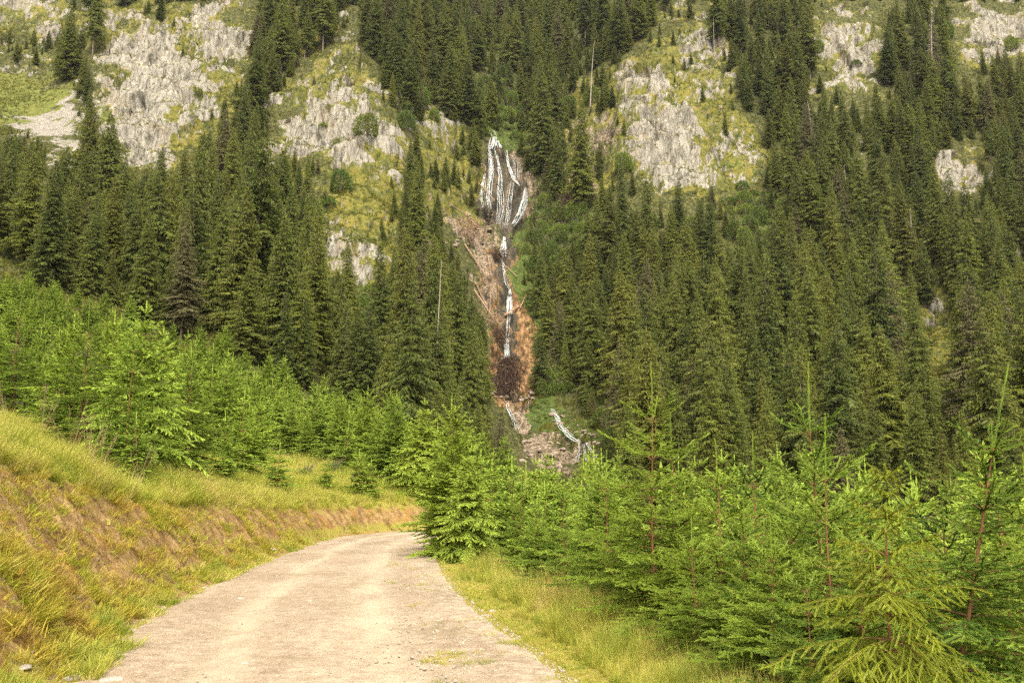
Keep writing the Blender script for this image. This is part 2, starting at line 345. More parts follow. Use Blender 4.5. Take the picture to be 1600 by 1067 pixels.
# ------------------------------------------------------------------ what covers the far slopes (outlines read off the photo, laid on the terrain)
POLY = {
'rock': [[(165,30),(205,25),(255,60),(300,105),(330,150),(300,200),(262,232),(215,262),(190,225),(150,205),(148,150),(155,90)],
         [(300,0),(395,-10),(398,22),(345,48),(330,95),(290,65)], [(330,60),(375,40),(380,110),(340,130)],
         [(-60,-10),(105,-10),(100,45),(60,38),(0,28),(-60,30)], [(-40,88),(62,93),(62,116),(0,112),(-40,110)],
         [(412,180),(470,140),(500,165),(560,120),(605,160),(645,190),(640,235),(600,252),(520,250),(470,215),(420,240)],
         [(535,45),(560,45),(565,75),(540,75)],
         [(495,378),(530,360),(535,425),(500,432)], [(555,388),(592,385),(588,450),(550,455)],
         [(665,150),(692,190),(705,232),(672,222)],
         [(1075,45),(1108,40),(1112,90),(1080,97)], [(975,112),(1045,112),(1062,160),(1000,165),(970,150)],
         [(908,182),(962,190),(968,228),(912,228)], [(898,235),(928,233),(930,285),(892,292)],
         [(983,170),(1058,160),(1062,250),(1045,292),(1008,285),(985,230)], [(1065,155),(1092,155),(1128,262),(1122,292),(1064,255)],
         [(1100,110),(1130,115),(1125,145),(1102,135)], [(1140,225),(1195,240),(1195,262),(1150,290)],
         [(1280,25),(1365,18),(1372,55),(1345,95),(1375,135),(1305,135),(1288,90)],
         [(1482,10),(1600,5),(1700,5),(1700,60),(1540,60),(1508,118),(1488,60)],
         [(1465,235),(1490,218),(1530,240),(1528,290),(1490,302),(1463,282)],
         [(1455,590),(1482,588),(1475,638),(1456,632)], [(1440,478),(1478,470),(1482,492),(1445,502)],
         [(1400,490),(1420,482),(1418,515),(1400,515)], [(1575,400),(1620,400),(1620,430),(1580,425)], [(1340,235),(1360,235),(1358,260),(1342,258)]],
'moss': [[(150,15),(410,-10),(385,120),(355,235),(240,268),(140,215)], [(-60,-10),(180,-10),(150,60),(-60,70)],
         [(540,30),(600,130),(652,200),(642,265),(625,345),(665,430),(590,462),(495,440),(500,300),(520,235),(408,245),(405,180),(450,130),(500,80)],
         [(640,140),(720,200),(765,260),(750,330),(690,330),(650,250)],
         [(890,120),(975,95),(1060,30),(1115,30),(1140,130),(1205,230),(1200,340),(1130,320),(1000,292),(885,300)],
         [(1270,15),(1385,10),(1385,140),(1270,145)], [(1470,0),(1700,0),(1700,90),(1560,90),(1490,120)],
         [(1380,490),(1455,425),(1500,475),(1525,540),(1485,645),(1445,610),(1425,525)], [(1455,225),(1540,215),(1540,300),(1455,310)]],
'pink': [[(690,318),(745,332),(772,370),(778,425),(765,500),(745,470),(728,400),(695,350)], [(745,250),(822,240),(832,330),(800,362),(758,345)],
         [(762,610),(832,615),(835,628),(770,625)], [(800,630),(822,630),(838,685),(812,690)], [(815,705),(860,695),(905,690),(935,735),(830,740)], [(892,235),(930,233),(930,285),(890,292)], [(908,182),(962,190),(968,228),(912,228)]],
'earth': [[(763,500),(782,465),(825,478),(832,560),(835,630),(762,625)], [(770,370),(803,380),(803,475),(772,475)], [(600,490),(650,490),(655,530),(600,525)]],
'scree': [[(30,190),(108,143),(122,150),(110,195),(128,250),(90,225)]],
'meadow': [[(-60,112),(95,125),(98,148),(40,182),(-60,190)], [(103,190),(132,195),(135,238),(115,218)], [(-60,170),(20,170),(20,210),(-60,215)]],
'lush': [[(800,350),(835,285),(910,330),(905,400),(860,430),(835,520),(875,600),(920,650),(860,650),(825,560),(806,450)], [(555,455),(582,455),(585,560),(560,560)], [(720,120),(800,120),(830,230),(790,235),(740,200)],
         [(1130,310),(1230,300),(1230,400),(1150,400)], [(800,610),(990,640),(1000,720),(860,700)]],
'wet': [[(755,215),(800,225),(830,300),(822,345),(790,372),(755,330),(748,290)], [(775,365),(800,370),(800,620),(768,622),(775,560)]],
'open': [[(755,200),(800,225),(832,295),(824,345),(800,372),(812,480),(832,500),(836,630),(870,640),(935,690),(940,735),(800,735),(760,650),(760,500),(742,470),(725,400),(690,345),(700,320),(748,335),(748,280)], [(845,622),(890,622),(945,685),(945,735),(870,735),(850,665)], [(718,572),(740,572),(740,612),(718,612)]],
}
MW, MH, MX, MYo, MS = 520, 320, -300.0, -200.0, 4.0       # mask raster: 4 px cells
gx, gy = np.meshgrid(MX + (np.arange(MW) + .5) * MS, MYo + (np.arange(MH) + .5) * MS)
MASK = {}
for k_, pls in POLY.items():
    a = np.zeros((MH, MW))
    for pl in pls: a[inpoly(gx, gy, pl)] = 1
    MASK[k_] = blur(blur(a, 1, 0), 1, 1)
def mask(k, px, py):
    fx = np.clip((px - MX) / MS - .5, 0, MW - 1.001); fy = np.clip((py - MYo) / MS - .5, 0, MH - 1.001)
    i, j = fy.astype(int), fx.astype(int); ty, tx = fy - i, fx - j; A = MASK[k]
    v = (A[i, j] * (1 - tx) + A[i, j + 1] * tx) * (1 - ty) + (A[i + 1, j] * (1 - tx) + A[i + 1, j + 1] * tx) * ty
    return np.where((px < MX) | (px > MX + MW * MS) | (py > 760), 0, v)
# ------------------------------------------------------------------ terrain grid (rows of Y, columns of x / Y)
uf = np.arange(-0.62, 0.6201, 0.0017)
Uc = np.concatenate([np.linspace(-1.5, -0.63, 30), uf, np.linspace(0.63, 1.5, 30)])
rows = [1.2]
while rows[-1] < 70: rows.append(rows[-1] * 1.0062)
while rows[-1] < 380: rows.append(rows[-1] + 0.42)
while rows[-1] < 640: rows.append(rows[-1] + 1.6)
Yr = np.array(rows)
Ug, Yg = np.meshgrid(Uc, Yr); Xg = Ug * Yg
Tu = (np.array(TX) - 800) / FPX * 1.01
col = np.array([np.interp(Yr, TY, tn_of_row(TR[i])) for i in range(len(TX))])      # tangent per control column
tn = np.empty((len(Yr), len(Uc)))
for j in range(len(Yr)): tn[j] = np.interp(Uc, Tu, col[:, j])
nb = 14
lin = Yr > 70
tn = blur(tn, nb, 0); tn = blur(tn, 22, 1)
Zf = EYE + Yg * tn
Zf = Zf + smooth(Yg, 80, 130) * (3.2 * fbm(Xg / 32, Yg / 32, 0, 3, 41) + 1.2 * fbm(Xg / 9, Yg / 9, 0, 3, 43))
Zn = near_z(Xg, Yg)
bl = smooth(Yg, 50, 80); Zg = Zn * (1 - bl) + Zf * bl
G = np.stack([Xg, Yg, Zg], -1)
# relief of the crags: push rock outward along the slope normal
def normals(G):
    a = np.gradient(G, axis=1); b = np.gradient(G, axis=0); n = np.cross(a, b); n /= np.linalg.norm(n, axis=2)[..., None] + 1e-9
    return n
i0 = np.searchsorted(Yr, 95)
def warp(F):
    x, y, z = F[..., 0] / 12, F[..., 1] / 12, F[..., 2] / 12
    c = np.exp(-((F[..., 0] / F[..., 1] + 0.0) / 0.05) ** 2) * 0.65      # gentler beside the falls
    return (1 - c) * 120 * fbm(x, y, z, 6, 61, .68), (1 - c) * 120 * fbm(x, y, z, 6, 67, .68)
F_ = G[i0:]; px_, py_ = project(F_)
wx, wy = warp(F_)
mk = {k: mask(k, px_ + wx, py_ + wy) for k in MASK}
rk = np.clip(mk['rock'] + mk['pink'] + mk['wet'] + 0.45 * mk['moss'] + 0.3 * mk['earth'], 0, 1)
# ledges and steep faces between them
F_ = F_.copy(); zq = F_[..., 2]; tw = blur(blur(np.clip(mk['rock'] + .6 * mk['moss'] + .5 * mk['pink'], 0, 1) * (1 - mk['open']), 3, 0), 3, 1) * smooth(F_[..., 1], 110, 140)
for lam, wgt, ns in ((19.0, .95, 9.), (6.5, .8, 4.)):
    q_ = zq / lam + .55 * fbm(F_[..., 0] / (ns * 2.2), F_[..., 1] / (ns * 3), 0, 3, int(lam)); f_ = q_ - np.floor(q_)
    zq = zq + tw * wgt * lam * (smooth(f_, .22, .78) - f_)
F_[..., 2] = zq
nr = normals(blur(blur(F_, 3, 0), 3, 1))
x3, y3, z3 = F_[..., 0], F_[..., 1], F_[..., 2]
rid = 1 - np.abs(fbm(x3 / 5.0, y3 / 7, z3 / 11, 4, 71)) * 2.2
ridf = 1 - np.abs(fbm(x3 / 1.5, y3 / 2.5, z3 / 4.2, 3, 73)) * 2
ledge = fbm(x3 / 14, y3 / 14, z3 / 3.2, 3, 75)
amp = rk * (3.0 * rid + 1.3 * ridf + 2.0 * ledge - 1.4) + (1 - rk) * 0.25 * fbm(x3 / 2, y3 / 2, z3 / 2, 3, 79)
sel = rk > .06; xs_, ys_, zs_ = x3[sel], y3[sel], z3[sel]; wq = fbm(xs_ / 6, ys_ / 6, zs_ / 6, 2, 97) * .5
c1 = cells(xs_ / 6.5 + wq, ys_ / 15.0, zs_ / 17.0 + wq, 3); c2 = cells(xs_ / 1.7 + wq, ys_ / 5.5, zs_ / 7.0, 5)
blk = 3.4 * (c1[0] - .5) + 2.2 * c1[1] - 1.3 * np.exp(-c1[2] / .07) + 0.45 * (c2[0] - .5) + .3 * c2[1] - .5 * np.exp(-c2[2] / .09)
amp[sel] = rk[sel] * (blk + .8 * ledge[sel] + .08 * ridf[sel] - .2) + ((1 - rk) * 0.25 * fbm(x3 / 2, y3 / 2, z3 / 2, 3, 79))[sel]
gully = mk['wet'] * -1.2
G[i0:] = F_ + nr * (amp + gully)[..., None] * smooth(Yr[i0:], 95, 130)[:, None, None]
GPX, GPY = project(G)
def ucol(px, py):
    yc = (533.5 - py) / FPX; return (px - 800) / FPX / (cP - yc * sP)
def hit(px, py, ymin=1.2, back=0.0):
    """first terrain point seen at a picture position"""
    c = int(np.clip(np.searchsorted(Uc, ucol(px, py)), 1, len(Uc) - 2)); r = np.nonzero((GPY[:, c] <= py) & (Yr > ymin))[0]
    j = r[0] if len(r) else len(Yr) - 1
    p = G[j, c].copy(); p[1] += back; return p
def zat(x, y):
    x = np.asarray(x, float); y = np.asarray(y, float); u = x / y
    c = np.clip(np.interp(u, Uc, np.arange(len(Uc))), 0, len(Uc) - 1.001); r = np.clip(np.interp(y, Yr, np.arange(len(Yr))), 0, len(Yr) - 1.001)
    i, j = r.astype(int), c.astype(int); a, b = r - i, c - j; Z = G[..., 2]
    return (Z[i, j] * (1 - b) + Z[i, j + 1] * b) * (1 - a) + (Z[i + 1, j] * (1 - b) + Z[i + 1, j + 1] * b) * a
print('terrain', round(time.time() - T0, 1), G.shape)

# far-slope and near-ground materials
def mountain_mat():
    m, nt, out = newmat('mountain_slope'); k = NT(nt); pos = k.pos()
    big = k.noise(pos, 0.12, 4); mid = k.noise(pos, 0.6, 5, 0.65); fine = k.noise(pos, 3.2, 4, 0.7)
    floor = k.ramp(k.noise(pos, 1.1, 5, .7), [(0.36, (0.016, 0.020, 0.008)), (0.5, (0.05, 0.055, 0.016)), (0.62, (0.11, 0.10, 0.03))])
    moss = k.ramp(k.math('ADD', k.math('MULTIPLY', mid, .6), k.math('MULTIPLY', big, .4)), [(0.36, (0.035, 0.045, 0.012)), (0.46, (0.085, 0.09, 0.018)), (0.56, (0.15, 0.135, 0.025)), (0.68, (0.20, 0.15, 0.04))])
    st = k.noise(k.mapped(pos, (1.0, 0.25, 0.25)), 0.8, 5, 0.62, 0.6); st2 = k.noise(k.mapped(pos, (1, .22, 0.22)), 3.0, 3, 0.6)
    rock = k.ramp(k.math('ADD', k.math('MULTIPLY', st, .6), k.math('MULTIPLY', st2, .4)), [(0.36, (0.075, 0.066, 0.052)), (0.44, (0.17, 0.155, 0.13)), (0.53, (0.255, 0.235, 0.20)), (0.64, (0.34, 0.315, 0.27))])
    ck = k.voro(k.mapped(pos, (1, .35, .3)), .38, 'DISTANCE_TO_EDGE'); rock = k.mix(k.mr(ck, 0.0, 0.035, .75, 0.0), rock, (0.05, 0.044, 0.035))
    rock = k.mix(k.mr(big, .52, .66, 0, .35), rock, (0.22, 0.17, 0.11))
    pink = k.ramp(k.noise(pos, 1.4, 5, 0.7), [(0.38, (0.045, 0.032, 0.02)), (0.48, (0.15, 0.11, 0.075)), (0.60, (0.29, 0.235, 0.175))])
    earth = k.ramp(k.noise(k.mapped(pos, (1, .3, .3)), 1.2, 5, 0.7), [(0.36, (0.045, 0.028, 0.014)), (0.47, (0.14, 0.078, 0.035)), (0.56, (0.24, 0.135, 0.06)), (0.66, (0.27, 0.18, 0.10))])
    scree = k.ramp(k.noise(k.mapped(pos, (1, 1, 1)), 2.0, 5, 0.75), [(0.35, (0.12, 0.11, 0.09)), (0.5, (0.22, 0.20, 0.175)), (0.65, (0.33, 0.30, 0.27))])
    mead = k.ramp(mid, [(0.3, (0.06, 0.075, 0.018)), (0.6, (0.14, 0.145, 0.035))])
    lush = k.ramp(mid, [(0.35, (0.03, 0.05, 0.010)), (0.65, (0.08, 0.11, 0.02))])
    wet = k.ramp(st, [(0.35, (0.018, 0.017, 0.013)), (0.5, (0.05, 0.043, 0.03)), (0.64, (0.13, 0.09, 0.06))])
    c = floor
    nz = k.noise(k.mapped(pos, (1.0, 1.0, 0.6)), 0.55, 6, 0.72)
    def over(c, col, att, a0=0.35, a1=0.55, w=0.9, noise=nz, amp=3.2):
        f = k.math('MULTIPLY', k.attr(att), w); f = k.math('ADD', f, k.math('MULTIPLY', k.math('SUBTRACT', noise, 0.5), amp))
        return k.mix(k.mr(f, a0, a1), c, col)
    c = over(c, moss, 'moss', 0.35, 0.6, 0.95)
    # slope angle decides grass on the ledges
    nzc = k.n('ShaderNodeSeparateXYZ'); k.lk(k.n('ShaderNodeNewGeometry').outputs['Normal'], nzc.inputs[0]); up = nzc.outputs[2]
    rr = k.math('SUBTRACT', k.math('MULTIPLY', k.attr('rock'), 1.15), k.mr(up, 0.35, 0.85, 0.0, 0.55))
    rr = k.math('ADD', rr, k.math('MULTIPLY', k.attr('moss'), 0.25))
    rr = k.math('ADD', rr, k.math('MULTIPLY', k.math('SUBTRACT', nz, 0.5), 5.0))
    c = k.mix(k.mr(rr, 0.62, 0.72), c, rock)
    c = over(c, lush, 'lush', 0.3, 0.55)
    c = over(c, pink, 'pink', 0.38, 0.48); c = over(c, earth, 'earth', 0.3, 0.5); c = over(c, wet, 'wet', 0.45, 0.6, 0.9, nz, 2.0)
    c = over(c, scree, 'scree', 0.4, 0.46, 1.0, fine); c = over(c, mead, 'meadow', 0.4, 0.5, 1.0)
    h = k.math('ADD', k.math('MULTIPLY', st, 0.8), k.math('MULTIPLY', fine, 0.3))
    k.bsdf(out, c, 0.9, k.bump(h, 0.9, 0.9), spec=0.15); return m
def ground_mat():
    m, nt, out = newmat('bank_soil_and_turf'); k = NT(nt); pos = k.pos()
    mid = k.noise(pos, 2.5, 5, 0.65); fine = k.noise(pos, 22, 5, 0.7); big = k.noise(pos, 0.5, 4)
    soil = k.ramp(k.math('ADD', k.math('MULTIPLY', mid, .5), k.math('MULTIPLY', fine, .5)), [(0.38, (0.06, 0.036, 0.014)), (0.48, (0.20, 0.122, 0.048)), (0.6, (0.36, 0.25, 0.12))])
    orange = k.ramp(fine, [(0.35, (0.16, 0.07, 0.018)), (0.6, (0.33, 0.18, 0.05))])
    soil = k.mix(k.mr(k.noise(pos, 0.9, 4, 0.6), 0.55, 0.68), soil, orange)
    turf = k.ramp(fine, [(0.3, (0.10, 0.095, 0.018)), (0.5, (0.22, 0.19, 0.04)), (0.7, (0.34, 0.27, 0.08))])
    f = k.math('ADD', k.attr('turf'), k.math('MULTIPLY', k.math('SUBTRACT', mid, 0.5), 1.8))
    c = k.mix(k.mr(f, 0.4, 0.6), soil, turf)
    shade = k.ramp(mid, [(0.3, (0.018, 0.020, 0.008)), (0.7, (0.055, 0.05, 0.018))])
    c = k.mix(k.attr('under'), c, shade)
    h = k.math('ADD', k.math('MULTIPLY', mid, 0.6), k.math('MULTIPLY', fine, 0.35))
    k.bsdf(out, c, 0.95, k.bump(h, 0.9, 0.08), spec=0.1); return m
def road_mat():
    m, nt, out = newmat('gravel_road'); k = NT(nt); pos = k.pos()
    big = k.noise(k.mapped(pos, (1, 0.35, 1)), 0.8, 4); mid = k.noise(pos, 5, 5, 0.7); fine = k.noise(pos, 45, 4, 0.75)
    vo = k.voro(pos, 38); vo2 = k.voro(pos, 14)
    c = k.ramp(k.math('ADD', k.math('MULTIPLY', big, .45), k.math('MULTIPLY', mid, .55)), [(0.38, (0.17, 0.122, 0.08)), (0.5, (0.265, 0.20, 0.142)), (0.60, (0.345, 0.28, 0.212))])
    c = k.mix(k.mr(fine, 0.48, 0.62, 0.0, 0.65), c, (0.42, 0.35, 0.26)); c = k.mix(k.mr(k.noise(pos, 28, 3, .7), .36, .44, .6, 0.0), c, (0.10, 0.07, 0.04)); c = k.mix(k.mr(vo, 0.0, 0.25, 0.5, 0.0), c, (0.13, 0.09, 0.06))
    stone = k.mr(vo2, 0.10, 0.16, 1.0, 0.0); pick = k.mr(k.noise(pos, 6, 2), 0.58, 0.62)
    c = k.mix(k.math('MULTIPLY', stone, pick), c, (0.45, 0.41, 0.36))
    rut = k.math('MULTIPLY', k.attr('rut'), k.mr(k.noise(k.mapped(pos, (1, .3, 1)), 1.6, 4, .6), .35, .6, .25, 1.0))
    c = k.mix(k.math('MULTIPLY', rut, .55), c, (0.42, 0.355, 0.26)); c = k.mix(k.mr(k.noise(pos, .55, 5, .7), .56, .64, 0, .45), c, (0.19, 0.145, 0.09))
    g = k.math('ADD', k.attr('edge'), k.math('MULTIPLY', k.math('SUBTRACT', mid, 0.5), 2.2))
    c = k.mix(k.mr(g, 0.62, 0.9), c, k.ramp(fine, [(0.35, (0.24, 0.195, 0.14)), (0.65, (0.42, 0.36, 0.28))]))
    h = k.math('ADD', k.math('MULTIPLY', mid, .5), k.math('ADD', k.math('MULTIPLY', fine, .3), k.math('MULTIPLY', vo, -0.25)))
    k.bsdf(out, c, 0.95, k.bump(h, 0.7, 0.03), spec=0.15); return m

def grid_faces(nr_, nc): 
    i = np.arange(nr_ - 1)[:, None] * nc; j = np.arange(nc - 1)[None]
    return np.stack([i + j, i + j + 1, i + nc + j + 1, i + nc + j], -1).reshape(-1, 4)
jn = np.searchsorted(Yr, 85)
Gn = G[:jn + 1]; dl, dr, ins, a_, b_ = road_side(Gn[..., 0], Gn[..., 1])
Wb = bank_h(Gn[..., 1]) * 1.05
turf = np.where(dl > 0, 0.15 + 0.9 * smooth(dl, Wb * .45, Wb * 1.2), 0.95) + 0.5 * (smooth(dl, 0.0, .15) * (1 - smooth(dl, .3, .6)))
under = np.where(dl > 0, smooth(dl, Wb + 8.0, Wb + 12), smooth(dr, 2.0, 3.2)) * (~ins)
Vn = Gn.copy(); Vn[..., 2] -= np.where(ins & (np.minimum(a_, b_) > 0.35), 0.05, 0)
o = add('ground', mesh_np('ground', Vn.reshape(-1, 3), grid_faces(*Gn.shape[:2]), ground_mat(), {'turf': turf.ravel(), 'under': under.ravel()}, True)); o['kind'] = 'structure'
Gf = G[jn:]; pxf, pyf = project(Gf)
wx, wy = warp(Gf)
att = {k: (mask(k, pxf + wx, pyf + wy) * smooth(Gf[..., 1], 95, 125)).ravel() for k in ('rock', 'moss', 'pink', 'earth', 'scree', 'meadow', 'lush', 'wet')}
o = add('mountain', mesh_np('mountain', Gf.reshape(-1, 3), grid_faces(*Gf.shape[:2]), mountain_mat(), att, True)); o['kind'] = 'structure'
# road sheet: across between both edges
nl = 420; tt = np.linspace(0, 1, nl)
def resample(pl, n):
    s_ = np.concatenate([[0], np.cumsum(np.linalg.norm(np.diff(pl, axis=0), axis=1))]); s_ /= s_[-1]
    return np.stack([np.interp(np.linspace(0, 1, n), s_, pl[:, 0]), np.interp(np.linspace(0, 1, n), s_, pl[:, 1])], 1)
def smooth_pl(pl, n): p = resample(pl, n); return np.stack([blur(p[:, 0], 6, 0), blur(p[:, 1], 6, 0)], 1)
L_, R_ = smooth_pl(LE, 900), smooth_pl(RE, 900); ac = np.linspace(0, 1, 90)
RX = L_[:, None, 0] * (1 - ac) + R_[:, None, 0] * ac; RY = L_[:, None, 1] * (1 - ac) + R_[:, None, 1] * ac
RZ = near_z(RX, RY); RZ = np.where(RY < 1.3, 0, RZ); e_ = np.minimum(ac, 1 - ac)[None] * 5
RZ = 0.02 * fbm(RX * 0.6, RY * 0.4, 0, 3, 3) + 0.012 * fbm(RX * 5, RY * 5, 0, 3, 4) - 0.02 * (smooth(e_, .4, 1.2) * (1 - smooth(e_, 1.2, 2.0)))
RZ = RZ + (0.012 + 0.035 * smooth(e_, 0, .25) - 0.03)
bl = smooth(RY, 50, 80); RZ = RZ * (1 - bl) + (zat(RX, np.maximum(RY, 1.3)) + .05) * bl
rut_ = np.broadcast_to(np.exp(-((ac - .30) / .055) ** 2) + np.exp(-((ac - .66) / .06) ** 2), RX.shape)
edge = np.broadcast_to(smooth(ac, 0.55, 1.05) * 0.8 + (1 - smooth(ac, 0.0, 0.06)) * 0.8, RX.shape)
o = add('road', mesh_np('road', np.stack([RX, RY, RZ], -1).reshape(-1, 3), grid_faces(*RX.shape), road_mat(), {'edge': edge.ravel(), 'rut': rut_.ravel()}, True)); o['kind'] = 'structure'
print('surfaces', round(time.time() - T0, 1))
# ------------------------------------------------------------------ conifers
def frame_of(d):
    d = np.asarray(d, float); up = np.array([0, 0, 1.0]); s_ = np.cross(d, up); s_ /= np.linalg.norm(s_, axis=-1, keepdims=True) + 1e-6
    return s_, np.cross(s_, d)
def make_spruce(seed, H=24.0, Rb=2.7, bare=0.08, dens=1.0, thin=1.0, droop=0.5, stagger=0.3):
    """grown spruce: returns trunk mesh, crown mesh, joined mesh"""
    g = np.random.default_rng(seed); tr = Geo(); cr = Geo()
    lean = g.normal(0, 0.008, 2); zz = np.linspace(0, H, 14); bend = np.stack([lean[0] * zz + 0.15 * np.sin(zz / 6 + seed), lean[1] * zz + 0.15 * np.cos(zz / 7 + seed), zz], 1); bend[:, :2] -= bend[0, :2]
    tr.tube(bend, np.interp(zz, [0, 1, H * .5, H], [0.30, 0.24, 0.14, 0.015]), 7)
    def axis(z): return np.array([np.interp(z, zz, bend[:, 0]), np.interp(z, zz, bend[:, 1]), z])
    z = H * bare; side_amp = g.uniform(.7, 1.15, 5)
    while z < H - 0.25:
        f = (z - H * bare) / (H * (1 - bare)); prof = (1 - f) ** 0.82 * (0.55 + 0.45 * smooth(f, 0, 0.18)) + 0.04
        nb_ = int(round(g.uniform(5, 8) * (0.65 if f > .9 else 1) * dens)); a0 = g.uniform(0, 6.28)
        for b in range(nb_):
            az = a0 + b * 2 * np.pi / nb_ + g.normal(0, .25)
            lump = 1 + stagger * math.sin(az * 2 + z * 0.9 + seed) * 0.5 + g.normal(0, stagger * .55)
            L = Rb * prof * max(0.35, lump)
            if g.random() < 0.06 * thin: continue
            n = max(4, int(L / 0.2)); t = np.linspace(0, 1, n)
            rise = 0.35 * (f - 0.45); r_ = L * t
            dz = rise * L * t - droop * L * 0.62 * t ** 1.6 + 0.16 * L * np.maximum(t - .65, 0) ** 1.2 * 1.6
            ca, sa = math.cos(az), math.sin(az); P = axis(z + g.normal(0, .08)) + np.stack([r_ * ca, r_ * sa, dz], 1)
            if L > 1.0 and g.random() < .5: tr.tube(P[[0, n // 2, n - 1]], [0.035, .022, .008], 3, cap=False)
            # side sprays
            D = np.gradient(P, axis=0); D /= np.linalg.norm(D, axis=1)[:, None]; Sd, Up = frame_of(D)
            for sg in (-1, 1):
                k0 = max(1, int(n * .12)); q = P[k0:]; d = D[k0:]; sv = Sd[k0:]; tt_ = t[k0:]; m_ = len(q)
                ln = (0.42 * L * (1.05 - tt_) ** .8 + 0.16) * g.uniform(.65, 1.2, m_)
                ang = g.uniform(.75, 1.15, m_)[:, None]
                dd = d * np.cos(ang) + sg * sv * np.sin(ang); dd[:, 2] -= 0.18 + 0.55 * g.random(m_) * droop * 1.6; dd /= np.linalg.norm(dd, axis=1)[:, None]
                s2 = np.cross(dd, g.normal(0, .35, (m_, 3)) + [0, 0, 1.0]); s2 /= np.linalg.norm(s2, axis=1)[:, None]
                cr.blades(q, dd, ln, 0.10 + 0.15 * ln, s2, 0.15 + 0.6 * tt_ + g.normal(0, .12, m_))
                # hanging twigs
                hp = q + dd * (ln * g.uniform(.3, .9, m_))[:, None]; hd = dd * 0.4 + g.normal(0, .15, (m_, 3)); hd[:, 2] -= 0.9; hd /= np.linalg.norm(hd, axis=1)[:, None]
                s3 = np.cross(hd, g.normal(0, 1, (m_, 3))); s3 /= np.linalg.norm(s3, axis=1)[:, None]
                cr.blades(hp, hd, g.uniform(.25, .5, m_) * min(1, .4 + L / 2.5), .12, s3, 0.1 + 0.4 * tt_)
            cr.blades(P[-2:-1], D[-1:], .45 * min(1, L), .16, Sd[-1:], .9)
            cr.blades(P[-2:-1], D[-1:], .45 * min(1, L), .16, Up[-1:], .9)
        z += g.uniform(.36, .52) * (1.0 if f < .8 else .75) / dens ** .3
    top = axis(H)
    for a in range(5): cr.blades([top - [0, 0, .9]], [[0.03 * math.cos(a), .03 * math.sin(a), 1]], 1.1, .14, [[math.cos(a * 1.3), math.sin(a * 1.3), 0]], .8)
    return tr, cr
def join(a, b, name, mats):
    g = Geo(); g.V = a.V + [v for v in b.V]; g.F = a.F + [f + a.n for f in b.F]; g.A = a.A + b.A; g.M = a.M + [m + 1 for m in b.M]; g.n = a.n + b.n
    return g.mesh(name, mats)
SPR = []; SPRJ = []
for k, kw in enumerate([dict(H=25, Rb=4.4), dict(H=24, Rb=3.3, droop=.65), dict(H=22, Rb=4.5, droop=.45, stagger=.45), dict(H=26, Rb=4.0, bare=.14, thin=2.5, stagger=.5),
                        dict(H=18, Rb=3.2, bare=.03, droop=.35), dict(H=23, Rb=4.0, dens=1.15, droop=.6), dict(H=14, Rb=2.8, bare=.02, droop=.3), dict(H=27, Rb=3.4, bare=.22, thin=4, stagger=.6, droop=.7)]):
    t_, c_ = make_spruce(100 + k, **kw)
    SPR.append((t_.mesh('spruce_trunk_%d' % k, M_bark, True), c_.mesh('spruce_crown_%d' % k, M_far), kw['H'], kw['Rb'])); SPRJ.append(join(t_, c_, 'spruce_%d' % k, [M_bark, M_far]))
print('spruces', [len(x[1].polygons) for x in SPR], round(time.time() - T0, 1))

